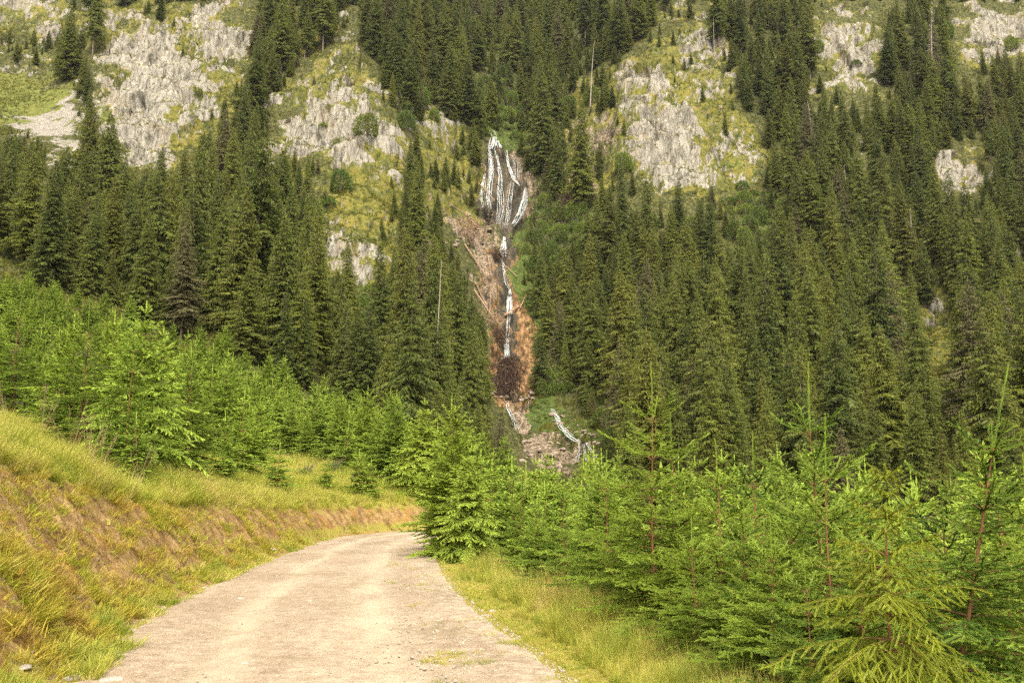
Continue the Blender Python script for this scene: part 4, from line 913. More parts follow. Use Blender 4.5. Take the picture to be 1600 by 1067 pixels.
for i in range(n):
    if drop[i]: continue
    if i in top300:
        px, py = float(bx[ny + i]), float(by[ny + i]); mpy = py - .4 * (py - float(ty_[ny + i]))
        if i < len(hb): lab = hb[i][4]; grp = 'grown spruces that stand out'
        else:
            sz = SIZES[int(np.digitize(Hh[i], [13, 20]))]; rg = region(px, mpy)
            lab = '%s %s spruce %s' % (sz, LOOK[ci[i]], rg); grp = 'grown spruces ' + rg
        K = SPR[ci[i]]
        make_thing('spruce_tree', [('trunk', K[0]), ('crown', K[1])], base[i], g.uniform(0, 6.28), (cs[i] * g.uniform(.85, 1.15),) * 2 + (cs[i],), (g.normal(0, .018), g.normal(0, .018)), lab, 'spruce', grp)
    else: stuff.append(i)
si = np.array(stuff)
scatter('spruce_forest', base[si], np.stack([g.normal(0, .018, len(si)), g.normal(0, .018, len(si)), g.uniform(0, 6.28, len(si))], 1), np.stack([cs[si] * g.uniform(.9, 1.1, len(si)), cs[si] * g.uniform(.9, 1.1, len(si)), cs[si]], 1), ci[si], SPRJ,
        'dense dark spruce forest covering the mountain slopes behind the nearer trees', 'forest')
print('forest stuff', len(si))
YREG_R = lambda px, Y: ('right behind the verge weeds' if Y < 14 else 'in the thicket before the stream' if px < 960 else 'in the thicket right of the tallest sapling' if px < 1260 else 'in the thicket at the right edge') + (', front row' if Y < 22 else ', middle rows' if Y < 38 else ', back rows')
YREG_L = lambda px, Y: ('at the left edge of the hillside thicket' if px < 150 else 'in the hillside thicket above the left bank' if px < 350 else 'in the hillside thicket over the grass strip' if px < 560 else 'in the thicket above the road bend') + (', front row' if Y < 24 else ', middle rows' if Y < 45 else ', back rows')
ystuff = []
for iy, t in enumerate(YT):
    if ydrop[iy]: continue
    if iy not in y300: ystuff.append(iy); continue
    K = {'near': NEAR, 'mid': YNG, 'lush': [LUSH], 'lean': [LEAN]}[t[3]][t[4]]; px = float(project(np.array([t[0], t[1], t[2]]))[0])
    if t[8]: lab, grp = t[8], 'young spruces beside the road'
    else:
        rg = (YREG_R if t[9] == 'R' else YREG_L)(px, t[1]); lab = '%s young spruce %s' % ('small' if t[10] < 2.6 else 'bushy' if t[10] < 4 else 'tall', rg); grp = 'young spruces ' + rg
    make_thing('young_spruce', [('trunk', K[0]), ('crown', K[1])], (t[0], t[1], t[2]), t[6], t[5], t[7], lab, 'young spruce', grp)
YJ = []
for K in YNG:
    q = bpy.data.meshes.new('x'); bm_ = None
    import bmesh
    bm_ = bmesh.new(); bm_.from_mesh(K[0]); n0 = len(bm_.faces); bm_.from_mesh(K[1]); bm_.faces.ensure_lookup_table()
    for f in bm_.faces[n0:]: f.material_index = 1
    bm_.to_mesh(q); bm_.free(); q.materials.append(M_ybark); q.materials.append(M_young); YJ.append(q)
ys = [YT[i] for i in ystuff]
scatter('sapling_thicket', [(t[0], t[1], t[2]) for t in ys], [(0, 0, t[6]) for t in ys], [t[5] * (1 if t[3] == 'mid' else .9) for t in ys], [t[4] for t in ys], YJ,
        'dense thicket of small young spruces filling the gaps between the larger saplings', 'thicket')
print('young stuff', len(ys))
print('trees placed', round(time.time() - T0, 1))
#NEXT2

# ------------------------------------------------------------------ shrubs on the slopes
g = np.random.default_rng(23)
def pick_in(polys, cnt, sp):
    out = []
    for pl in polys:
        pl = np.array(pl, float); x0, y0 = pl.min(0); x1, y1 = pl.max(0); tries = 0; got = 0; want = int(cnt * (x1 - x0) * (y1 - y0)) + 1
        while got < want and tries < want * 12:
            tries += 1; x, y = g.uniform(x0, x1), g.uniform(y0, y1)
            if inpoly(np.array([x]), np.array([y]), pl)[0] and all((x - a) ** 2 + (y - b) ** 2 > sp * sp for a, b, in out): out.append((x, y)); got += 1
    return out
shr = []
for (x, y) in pick_in(POLY['lush'], .0034, 10): shr.append((x, y, 'L'))
for (x, y) in pick_in([[(0, 50), (170, 45), (175, 100), (120, 128), (0, 112)], [(690, 120), (830, 120), (840, 235), (700, 235)], [(60, 60), (300, 0), (300, 70), (170, 110)]], .0022, 13): shr.append((x, y, 'U'))
for (x, y) in pick_in([p_ for p_ in POLY['moss']], .00065, 18): shr.append((x, y, 'M'))
for k in range(40): shr.append((g.uniform(830, 1600), g.uniform(560, 780), 'B'))
for k in range(46): shr.insert(k * 3, (*((g.uniform(840, 1600), g.uniform(60, 560)) if k % 3 else (g.uniform(420, 740), g.uniform(20, 520))), 'T'))
print('shrubs', len(shr))
def shrub_place(px, py, z):
    if z == 'M': return ('clinging to the grey cliff at the upper left' if px < 400 else 'on the mossy crag left of the falls' if px < 700 else 'on the mossy ground beside the lip of the falls' if px < 800 else 'on the pale crag right of the falls' if px < 1250 else 'on the rocks of the right slope')
    if z == 'U': return 'above the scree at the upper left' if px < 350 else 'in the ravine above the lip of the falls'
    if z == 'T': return 'among the dark spruces ' + ('left of the falls' if px < 760 else 'right of the falls' if px < 1140 else 'high on the right slope' if py < 300 else 'half way down the right slope')
    if z == 'B': return 'in the shade at the foot of the right slope'
    return ('in the green gap at the foot of the mossy crag' if px < 620 else 'in the ravine above the lip of the falls' if py < 245 else 'on the green bank right of the upper falls' if py < 440 and px < 1000 else 'on the green bank right of the stream channel' if px < 1000 else 'in the bright clearing right of the pale crag' if py < 450 else 'beside the lower right stream')
for (x, y, z) in shr[:290]:
    if float(mask('open', np.array([x]), np.array([y - 14.]))[0]) > .15 or float(mask('open', np.array([x - 10.]), np.array([y - 6.]))[0]) > .3: continue
    if inpoly(np.array([x]), np.array([y]), [(843,620),(892,620),(950,685),(950,775),(860,775),(848,665)])[0]: continue
    q = hit(x, y, 92); k = int(g.integers(0, 4)) if z != 'M' else int(g.choice([0, 2])); sc_ = g.uniform(.7, 1.5) * (1.35 if z in 'LU' else 1.7 if z == 'T' else .9); k = 3 if z == 'T' and k < 2 else k
    rg = shrub_place(x, y, z); S_ = SHR[k]
    make_thing('leafy_shrub', [('stem', S_[0]), ('foliage', S_[1])], q - [0, 0, .25], g.uniform(0, 6.28), sc_, (0, 0), '%s %s' % (['round green shrub', 'tall green shrub', 'low green shrub', 'upright leafy shrub'][k], rg), 'shrub', 'shrubs ' + rg)

# ------------------------------------------------------------------ waterfall
def water_mat():
    m, nt, out = newmat('falling_water'); k = NT(nt); pos = k.pos()
    n1 = k.noise(k.mapped(pos, (3.0, 3.0, 0.35)), 1.6, 5, 0.7)
    c = k.ramp(n1, [(0.35, (0.55, 0.59, 0.60)), (0.6, (0.85, 0.87, 0.88))])
    p = k.bsdf(out, c, 0.35, k.bump(n1, 0.6, 0.15), spec=0.5, trans=0.25, tcol=c)
    sh = out.inputs[0].links[0].from_socket; tr = nt.nodes.new('ShaderNodeBsdfTransparent'); mx = nt.nodes.new('ShaderNodeMixShader')
    k.lk(k.mr(n1, 0.34, 0.58, 0.28, 0.96), mx.inputs[0]); k.lk(tr.outputs[0], mx.inputs[1]); k.lk(sh, mx.inputs[2]); k.lk(mx.outputs[0], out.inputs[0]); return m
M_water = water_mat()
def drape(poly, n, out=1.3):
    poly = np.array(poly, float); s_ = np.concatenate([[0], np.cumsum(np.hypot(*np.diff(poly[:, :2], axis=0).T))]); s_ /= s_[-1]; t = np.linspace(0, 1, n)
    x, y = np.interp(t, s_, poly[:, 0]), np.interp(t, s_, poly[:, 1]); wd = np.interp(t, s_, poly[:, 2])
    P = np.array([hit(a, b, 150) for a, b in zip(x, y)])
    # one smooth depth along the strand, never behind the rock it runs over
    Yd = P[:, 1]; Ys = blur(Yd, 2, 0) if n > 12 else Yd; Ys = np.minimum(Ys, Yd) - out
    z = EYE + Ys * tn_of_row(y); xx = np.array([ucol(a, b) for a, b in zip(x, y)]) * Ys
    return np.stack([xx, Ys, z], 1), wd * Ys / FPX
def strand_mesh(name, polys, seed):
    g_ = np.random.default_rng(seed); q = Geo()
    for poly in polys:
        L = sum(math.hypot(b[0] - a[0], b[1] - a[1]) for a, b in zip(poly[:-1], poly[1:])); n = max(6, int(L / 2.2)); P, Wd = drape(poly, n)
        nf = max(4, int(np.mean(Wd) / .13))
        for f in range(nf):
            off = (f + .5) / nf - .5 + g_.normal(0, .13); a, b = sorted(g_.uniform(0, 1, 2)); a = 0 if g_.random() < .7 else a * .35; b = 1 if g_.random() < .7 else .65 + .35 * b
            i0_, i1_ = int(a * (n - 1)), max(int(b * (n - 1)), int(a * (n - 1)) + 3); i1_ = min(i1_ + 1, n)
            if i1_ - i0_ < 3: continue
            Q = P[i0_:i1_].copy(); m_ = len(Q); wob = np.cumsum(g_.normal(0, .05, m_)); Q[:, 0] += off * Wd[i0_:i1_] * 1.0 + wob * 1.1; Q[:, 1] -= np.abs(g_.normal(0, .12)) + .1 * np.sin(np.arange(m_) + f)
            r = (0.035 + 0.035 * np.abs(np.sin(np.arange(m_) * .7 + f * 2))) * np.clip(np.mean(Wd) / .9, .6, 1.5) * (1 - .6 * np.abs(np.linspace(-1, 1, m_)) ** 4)
            q.tube(Q, r, 5, a=0)
    return q.mesh(name, M_water, True)
def water(name, label, cat, parts):
    p0 = hit(parts[0][1][0][-1][0], parts[0][1][0][-1][1], 150); e = add(name, None, None, p0)
    for k, (pn, polys) in enumerate(parts):
        me = strand_mesh(pn, polys, 900 + k + len(label)); me.transform(Matrix.Translation(-Vector([float(v) for v in p0]))); add(pn, me, e)
    return tag(e, label, cat, 'waters of the mountain stream')
water('waterfall', 'high white waterfall fanning out over dark rock at the head of the ravine', 'waterfall', [
 ('upper_lip', [[(762, 202, 3), (767, 213, 4)], [(772, 205, 2), (776.5, 214, 3)], [(772, 214, 6), (771, 224, 8), (769, 234, 6)], [(777, 220, 4), (782, 232, 7)]]),
 ('left_strand', [[(765, 224, 4), (765, 236, 5), (767, 255, 5), (767, 270, 5), (764, 289, 4), (762.5, 311, 4), (766, 326, 4)], [(769, 240, 2), (770, 268, 3), (766, 300, 3), (765, 322, 2)]]),
 ('middle_strand', [[(773, 233, 4), (778.5, 255, 3), (781, 274, 4), (780, 300, 5), (782, 328, 6), (778, 351, 3)]]),
 ('outer_left_strand', [[(758, 271, 2.5), (754, 289, 4), (752, 311, 5), (755, 325, 4)], [(757, 278, 1.5), (758, 300, 3), (760, 326, 2)]]),
 ('right_strand', [[(792, 235, 3), (794, 255, 4), (800, 274, 7), (804, 281, 7), (813, 291, 3)], [(800, 242, 2), (804.6, 259, 3), (804.6, 279, 3)], [(803, 285, 2), (800, 307, 2.5), (797, 330, 2.5), (792.5, 353, 3)], [(798, 285, 2), (792.5, 315, 2), (789, 341, 2), (788, 357, 2)]]),
 ('thin_right_strand', [[(809, 255, 2), (810, 281, 2)]]),
 ('outer_right_strand', [[(820.6, 294, 3), (818, 311, 5), (811, 334, 6), (802, 351, 7)], [(823, 300, 2), (823, 320, 3), (813, 341, 3), (800, 354, 4)]])])
water('cascade', 'narrow white cascade directly under the high waterfall', 'cascade', [('water_curtain', [[(787.5, 370, 3), (787, 385, 7), (786, 401, 10)]]), ('lower_spill', [[(786, 400, 4), (786, 410, 5), (788, 428, 3), (791, 442, 2), (797, 452, 2)]])])
water('cascade', 'bell shaped white cascade half way down the orange channel', 'cascade', [('water_curtain', [[(797, 452, 3), (796, 470, 10), (795, 491, 12)]]), ('lower_spill', [[(795, 490, 5), (793, 507, 4), (791, 524, 3), (792, 529, 3)]])])
water('cascade', 'white cascade falling into the dark root tangle at the bottom of the orange channel', 'cascade', [('water_curtain', [[(792, 528, 4), (792, 545, 7), (792, 563, 7)]]), ('thin_strand', [[(784, 553, 2), (788, 580, 2), (792, 598, 2)], [(790, 563, 2), (792, 582, 3)], [(792, 562, 5), (792, 590, 3), (791, 622, 3)]])])
water('stream', 'thin white stream running down pale stones left of the mossy knoll', 'stream', [('running_water', [[(791, 620, 4), (793, 637, 4), (801, 652, 5), (808, 671, 7)]])])
water('stream', 'white stream tumbling down dark boulders on the lower right of the falls', 'stream', [('running_water', [[(862, 638, 4), (871, 652, 7), (876, 666, 7), (892, 682, 10), (905, 690, 6)]]), ('spreading_fan', [[(904, 688, 3), (905, 705, 4), (900, 722, 3)], [(911, 693, 3), (915, 708, 4), (918, 724, 3)], [(915, 690, 3), (924, 704, 5), (931, 722, 4)], [(893, 688, 3), (906, 690, 4)]])])

# ------------------------------------------------------------------ fallen trunks, root tangles, boulders
LOGS = [(749, 288, 776, 318, .28, 'long weathered trunk slanting down to the left foot of the high waterfall'), (700, 322, 742, 352, .25, 'pale trunk on the landslide scar left of the falls'),
 (716, 345, 764, 372, .3, 'thick weathered trunk lying across the pink landslide scar'), (728, 338, 770, 385, .22, 'thin brown trunk crossing the thick one on the landslide scar'),
 (726, 385, 756, 436, .3, 'bleached trunk at the left border of the landslide scar'), (740, 458, 772, 502, .34, 'straight pale trunk propped on the left wall of the channel'),
 (744, 446, 756, 480, .22, 'short dark trunk above the straight pale one by the channel'), (770, 450, 770.5, 494, .22, 'upright bare trunk standing in the left part of the channel'),
 (775, 452, 781, 474, .2, 'short leaning trunk in the middle of the channel'), (789, 416, 806, 436, .22, 'pale broken trunk sticking out right of the narrow cascade'),
 (812, 484, 822, 462, .2, 'light bare trunk leaning out on the right rim of the channel'), (762, 402, 768, 440, .2, 'brown trunk standing against the orange wall below the narrow cascade'),
 (790, 497, 815, 480, .45, 'thick dark trunk wedged under the bell shaped cascade'), (752, 590, 784, 614, .2, 'slim trunk leaning on the root tangle at the channel mouth'),
 (968, 458, 992, 498, .2, 'bare fallen trunk on the slope right of the channel'), (958, 470, 985, 480, .16, 'thin fallen trunk beside the longer one right of the channel'),
 (889, 283, 893, 330, .28, 'broken pale trunk standing in the brown slide left of the pale crag'), (955, 365, 958, 418, .25, 'bare trunk hanging down from the uprooted trees in front of the pale crag'),
 (1222, 52, 1248, 84, .25, 'fallen trunk at the top of the right slope'), (1270, 205, 1290, 226, .2, 'thin fallen trunk left of the bleached snag')]
for (x0, y0, x1, y1, r, lab) in LOGS:
    a = hit(x0, y0, 90) + [0, -.9, .35]; b = hit(x1, y1, 90) + [0, -.9, .35]
    if np.linalg.norm(a - b) > 26 or abs(a[1] - b[1]) > 20:
        ym = min(a[1], b[1]); a = np.array([ucol(x0, y0) * ym, ym - .2, EYE + ym * float(tn_of_row(y0))]); b = np.array([ucol(x1, y1) * ym, ym, EYE + ym * float(tn_of_row(y1))])
    q = Geo(); t = np.linspace(0, 1, 7)[:, None]; c_ = a * (1 - t) + b * t - a; c_[1:-1] += g.normal(0, .05, (5, 3)); q.tube(c_, np.linspace(r, r * .55, 7) * .8, 7)
    st = Geo(); d_ = (b - a) / np.linalg.norm(b - a)
    for k in range(7):
        p_ = (b - a) * g.uniform(.3, .98); e_ = g.normal(0, 1, 3); e_ -= d_ * (e_ @ d_); e_ /= np.linalg.norm(e_); st.tube([p_, p_ + (e_ + d_ * .4) * g.uniform(.4, 1.1)], [.05, .02], 4, cap=False)
    e = add('fallen_trunk', None, None, a); add('log', q.mesh('log', M_log, True), e); add('branch_stubs', st.mesh('branch_stubs', M_log), e); tag(e, lab, 'log', 'fallen trunks around the falls')
def tangle(x, y, wpx, hpx, nst0, lab, mat=None, seed=1, drop=.6):
    nst = int(nst0 * (1.0 if mat is None else .45)); g_ = np.random.default_rng(seed); c_ = hit(x, y + hpx * .5, 90) + [0, -1.2, 0]; k = c_[1] / FPX; W_, H_ = wpx * k, hpx * k; q = Geo()
    for i in range(nst):
        p_ = np.array([g_.normal(0, W_ * .22), g_.normal(0, .7), H_ * g_.uniform(.25, 1.0)]); d_ = g_.normal(0, 1, 3) * [1, .5, .6]; d_[2] -= drop; d_ /= np.linalg.norm(d_); L = g_.uniform(.25, .6) * max(W_, H_) * .8
        mid = p_ + d_ * L * .5 + g_.normal(0, .12 * L, 3); r = g_.uniform(.035, .10); q.tube([p_, mid, p_ + d_ * L + [0, 0, -.1 * L]], [r, r * .8, r * .4], 4, cap=False)
    o = add('root_tangle', q.mesh('root_tangle', mat or M_root, False), None, c_); tag(o, lab, 'driftwood', 'tangles of broken wood by the falls')
M_root = bark_mat('wet_roots', (0.02, 0.012, 0.008), (0.055, 0.03, 0.018), (0.13, 0.07, 0.04))
tangle(787, 588, 44, 66, 420, 'big dark root tangle hanging in the bottom of the orange channel', seed=2, drop=1.2)
tangle(786, 530, 26, 34, 160, 'dark brown root tangle just above the lowest cascade of the channel', seed=3)
tangle(783, 402, 34, 18, 130, 'dark broken wood bridging the narrow cascade', seed=4, drop=0)
tangle(756, 446, 34, 30, 150, 'brown tangle of branches on the left wall above the bell shaped cascade', M_log, 5)
tangle(770, 500, 40, 26, 150, 'grey green heap of branches left under the bell shaped cascade', M_log, 6)
tangle(735, 360, 60, 36, 260, 'broken branches strewn over the landslide scar', M_log, 7)
tangle(885, 320, 34, 46, 200, 'reddish brown heap of uprooted branches left of the pale crag', M_root, 8, .9)
tangle(968, 445, 40, 34, 120, 'brown brushwood on the slope right of the channel', M_log, 9)
tangle(640, 510, 34, 30, 110, 'dry brushwood on the brown ground left of the bare tall trunk', M_log, 10)
def boulder_mesh(seed, sub=3):
    import bmesh
    bm_ = bmesh.new(); bmesh.ops.create_icosphere(bm_, subdivisions=sub, radius=1.0); co = np.array([v.co[:] for v in bm_.verts])
    g_ = np.random.default_rng(seed); pl = g_.normal(0, 1, (9, 3)); pl /= np.linalg.norm(pl, axis=1)[:, None]; dd = g_.uniform(.62, .95, 9)
    for n_, d_ in zip(pl, dd): s_ = co @ n_; co = co - np.maximum(s_ - d_, 0)[:, None] * n_
    co *= (1 + .07 * fbm(co[:, 0] * 2, co[:, 1] * 2, co[:, 2] * 2 + seed, 3, seed))[:, None]; co[:, 2] *= .7
    for v, c_ in zip(bm_.verts, co): v.co = c_
    me = bpy.data.meshes.new('boulder'); bm_.to_mesh(me); bm_.free(); return me
def stone_mat(name, a, b, c, sc=3.0):
    m, nt, out = newmat(name); k = NT(nt); n1 = k.noise(k.objc(), sc, 6, .7); n2 = k.rand()
    col = k.ramp(n1, [(.32, a), (.5, b), (.68, c)]); col = k.mix(k.mr(n2, 0, 1, 0, .35), col, a); k.bsdf(out, col, .85, k.bump(n1, .6, .06), spec=.2); return m
M_boul = stone_mat('boulder_stone', (.10, .075, .055), (.26, .205, .16), (.42, .36, .30), 2.0)
BOUL = [boulder_mesh(60 + k, 3) for k in range(5)]
for me in BOUL: me.materials.append(M_boul)
def bould(x, y, r, lab, grp):
    q = hit(x, y, 120); add_ = add('boulder', BOUL[int(g.integers(0, 5))], None, q + [0, -.2, .1 * r], (g.uniform(-.3, .3), g.uniform(-.3, .3), g.uniform(0, 6.28)), (r * g.uniform(.8, 1.2), r * g.uniform(.8, 1.1), r * g.uniform(.7, 1.1))); tag(add_, lab, 'boulder', grp)
for k in range(26): t = g.random(); bould(866 + 60 * t + g.choice([-1, 1]) * g.uniform(7, 12), 645 + 50 * t + g.normal(0, 4), g.uniform(.3, .7), 'brown boulder along the lower right stream', 'boulders of the lower right stream')
for k in range(22): bould(g.uniform(765, 835), 612 + g.uniform(0, 14), g.uniform(.3, .8), 'pale boulder at the mouth of the orange channel', 'boulders at the channel mouth')
for k in range(22): bould(g.uniform(815, 880), g.uniform(690, 735), g.uniform(.3, .8), 'pinkish boulder on the stony ground between the two lower streams', 'boulders between the lower streams')
for k in range(24): bould(g.uniform(695, 770), 325 + g.uniform(0, 60), g.uniform(.3, .8), 'pinkish boulder on the landslide scar', 'boulders of the landslide scar')

# ------------------------------------------------------------------ dead trees
for (x, y, rows_, k, lab) in [(1421, 432, 108, 0, 'grey dead spruce with bare drooping twigs in the middle of the right slope'), (1266, 262, 104, 1, 'slim dead spruce with a bare top high on the right slope'),
    (919, 178, 118, 2, 'bare pale trunk left of the pale crag, taller than the trees around it'), (679, 690, 285, 3, 'very tall thin bare trunk left of the stream channel'),
    (1318, 330, 70, 1, 'greyish dead treetop below the snag high on the right slope'), (1113, 95, 70, 2, 'thin dead trunk above the small rock face at the top centre right'),
    (1450, 152, 130, 0, 'half dead spruce with bleached bare branches near the upper right rocks'), (1496, 500, 60, 3, 'bare grey pole beside the orange mossy crag'),
    (840, 62, 55, 1, 'reddish dead treetop in the ravine above the falls'), (335, 290, 90, 1, 'brown dead spruce among the green ones under the grey cliff'), (762, 330, 70, 3, 'straight thin bare pole just left of the high waterfall'),
    (1538, 530, 50, 1, 'small bare grey tree right of the orange mossy crag'), (1222, 62, 70, 2, 'leaning bare trunk at the top of the right slope')]:
    q = hit(x, y, 90) + [0, -3.5, -.2]; h = rows_ / FPX * q[1] / cP ** 2; K = SNAG[k]
    make_thing('dead_tree', [('trunk', K[0]), ('branches', K[1])], q, g.uniform(0, 6.28), (h / K[2] * (.5 if x == 679 else .8),) * 2 + (h / K[2],), (g.normal(0, .03), g.normal(0, .03)), lab, 'dead tree')

# ------------------------------------------------------------------ grass
def grass_mat(name, cols, patch=.6, tip=(0.60, 0.47, 0.18)):
    m, nt, out = newmat(name); k = NT(nt); r = k.rand(); pos = k.pos(); big = k.noise(pos, patch, 3)
    f = k.math('ADD', k.math('MULTIPLY', r, .55), k.math('MULTIPLY', k.math('SUBTRACT', big, .5), 1.6)); f = k.math('ADD', f, .22)
    c = k.ramp(f, [(i / (len(cols) - 1), c_) for i, c_ in enumerate(cols)]); c = k.mix(k.mr(k.attr('tip'), .5, 1.0, 0, .6), c, tip)
    k.bsdf(out, c, .6, spec=.2, trans=.35, tcol=c); return m
M_grass = grass_mat('bank_grass', [(0.13, 0.20, 0.02), (0.26, 0.31, 0.03), (0.38, 0.38, 0.05), (0.44, 0.39, 0.11), (0.37, 0.29, 0.09)])
M_verge = grass_mat('verge_grass', [(0.12, 0.19, 0.02), (0.25, 0.29, 0.03), (0.42, 0.38, 0.07), (0.56, 0.44, 0.18)], .9)
M_moss = grass_mat('dry_moss', [(0.20, 0.24, 0.02), (0.34, 0.33, 0.035), (0.38, 0.29, 0.045), (0.28, 0.17, 0.05)], 1.2, (0.30, 0.22, 0.06))
def tuft(seed, n, Lmin, Lmax, wd, spread, arch, bias=0.0, foot=.06, segs=3, mat=None):
    g_ = np.random.default_rng(seed); q = Geo()
    for i in range(n):
        a = g_.uniform(0, 6.28); L = g_.uniform(Lmin, Lmax); h0 = np.array([math.cos(a), math.sin(a), 0]) * foot * math.sqrt(g_.random())
        a2 = a + g_.normal(0, .8); out = np.array([math.cos(a2) + bias, math.sin(a2), 0]); out /= np.linalg.norm(out) + .2; sp_ = spread * g_.uniform(.3, 1.2); ar = arch * g_.uniform(.4, 1.3)
        t = np.linspace(0, 1, segs + 1); P = h0 + np.outer(t, [0, 0, 1.0]) * L * (1 - .35 * ar * t[:, None]) + np.outer(t * sp_ + t ** 2 * ar, out) * L
        sd = np.array([-out[1], out[0], 0]) + g_.normal(0, .3, 3); sd /= np.linalg.norm(sd); w_ = wd * g_.uniform(.7, 1.3) * (1 - t ** 1.5 * .95)
        V = np.concatenate([P - sd * w_[:, None] / 2, P + sd * w_[:, None] / 2]); m_ = segs + 1; j = np.arange(segs)
        q.add(V, np.stack([j, j + 1, m_ + j + 1, m_ + j], 1), np.concatenate([t, t]) * g_.uniform(.3, 1.1))
    return q.mesh('grass_tuft', mat)
def slope_rot(x, y):
    e = .25; gx_ = (zat(x + e, y) - zat(x - e, y)) / (2 * e); gy_ = (zat(x, y + e) - zat(x, y - e)) / (2 * e); return gx_, gy_, np.arctan2(-gy_, -gx_)
g = np.random.default_rng(77)
def sample_grass(N, ylo, yhi, fn, pw=1.6):
    Y = ylo + (yhi - ylo) * g.random(N) ** pw; x = g.uniform(-.72, .62, N) * Y; dl_, dr_, ins_, a_, b_ = road_side(x, Y); k = fn(x, Y, dl_, dr_, ins_, a_, b_); return x[k], Y[k], dl_[k], dr_[k]
def strip_ok(x, Y, dl_):
    z = zat(x, Y); px, py = project(np.stack([x, Y, z], -1)); lim = np.interp(px, [-100, 0, 60, 110, 150, 200, 300, 385, 400, 470, 560, 640, 690, 760], [540, 580, 600, 650, 685, 700, 700, 680, 650, 660, 700, 735, 775, 790]); return py > lim
# left bank and the grass strip on top
Wf = lambda Y: bank_h(Y) * 1.05
nz_ = lambda x, Y, s, sd: fbm(x * s, Y * s, 0, 3, sd)
bx1, by1, d1, _ = sample_grass(170000, 6, 62, lambda x, Y, dl_, dr_, i_, a_, b_: (dl_ > .12) & (dl_ < 17) & strip_ok(x, Y, dl_) & (g.random(len(x)) < np.where(dl_ > Wf(Y) * .78, 1.0, .16 + 1.9 * np.clip(nz_(x, Y, 1.3, 5) + .03, 0, .6)) * np.clip(26 / Y, .3, 1.0)), 1.3)
gx_, gy_, az_ = slope_rot(bx1, by1); N = len(bx1); top_ = d1 > Wf(by1) * .78; face = ~top_
ix = np.where(top_, g.integers(0, 3, N), np.where(g.random(N) < .12 + .5 * np.clip(nz_(bx1, by1, .8, 51), 0, 1), g.integers(3, 5, N), g.integers(5, 7, N))); kit = [tuft(1, 42, .16, .40, .008, .5, .5, .25, mat=M_grass), tuft(2, 34, .12, .32, .008, .65, .5, .2, mat=M_grass), tuft(3, 30, .2, .5, .007, .45, .5, .3, mat=M_grass),
    tuft(4, 30, .09, .22, .007, .6, .6, .7, mat=M_grass), tuft(5, 26, .07, .17, .008, .8, .6, .5, mat=M_grass), tuft(6, 46, .04, .11, .009, .9, .5, .3, .12, 2, M_moss), tuft(7, 40, .05, .14, .009, .9, .6, .5, .10, 2, M_moss)]
P_ = np.stack([bx1, by1, zat(bx1, by1) - .01], 1)
scatter('bank_grass', P_, np.stack([g.normal(0, .12, N), g.normal(0, .12, N) + np.where(face, .3, .08), az_ + g.normal(0, 1.3, N)], 1), g.uniform(.5, 1.2, N) * np.where(face, .95, .85) * (1 + .7 * nz_(bx1, by1, 1.5, 29)) * (1 + by1 / 90), ix, kit, 'golden and green grass with dry moss covering the left bank', 'grass')
print('bank grass', N)
# right verge
bx2, by2, _, d2 = sample_grass(125000, 7, 50, lambda x, Y, dl_, dr_, i_, a_, b_: (((dr_ > .02) & (dr_ < 2.1)) | (i_ & (b_ < 1.3) & (nz_(x, Y, 2.2, 8) > .04 + .28 * b_) & (g.random(len(x)) < .5))) & (g.random(len(x)) < np.clip(18 / Y, .35, 1)), 1.5)
N = len(bx2); kit = [tuft(11, 44, .25, .55, .007, .25, .45, 0, mat=M_verge), tuft(12, 40, .35, .75, .006, .22, .4, .2, mat=M_verge), tuft(13, 36, .2, .45, .008, .4, .5, 0, mat=M_verge), tuft(14, 40, .05, .13, .006, .6, .4, 0, .08, 2, M_verge), tuft(15, 36, .06, .16, .006, .7, .5, 0, .08, 2, M_verge)]
ix = np.where(d2 < .45 + .35 * nz_(bx2, by2, 1.1, 9), g.integers(3, 5, N), g.integers(0, 3, N))
zz_ = zat(bx2, by2); P_ = np.stack([bx2, by2, np.where(d2 <= 0, .0, zz_) - .005], 1)
scatter('verge_grass', P_, np.stack([g.normal(0, .15, N), g.normal(0, .15, N), g.uniform(0, 6.28, N)], 1), g.uniform(.38, 1.0, N) * (.5 + .4 * smooth(d2, .3, 1.3)) * (1 + .8 * nz_(bx2, by2, 1.7, 19)), ix, kit, 'tall straw coloured and green grass along the right verge of the road', 'grass')
print('verge grass', N)
# small weeds at the foot of the left bank and on the road shoulder
bx3, by3, d3, _ = sample_grass(60000, 7, 36, lambda x, Y, dl_, dr_, i_, a_, b_: (((dl_ > 0) & (dl_ < .35)) | (i_ & (a_ < .22))) & (nz_(x, Y, 1.6, 15) > .0), 1.4)
N = len(bx3); scatter('shoulder_grass', np.stack([bx3, by3, np.where(d3 > 0, zat(bx3, by3), 0) - .005], 1), np.stack([g.normal(0, .2, N), g.normal(0, .2, N), g.uniform(0, 6.28, N)], 1), g.uniform(.7, 1.5, N), g.integers(0, 2, N), kit[3:5], 'short green grass at the foot of the left bank', 'grass')
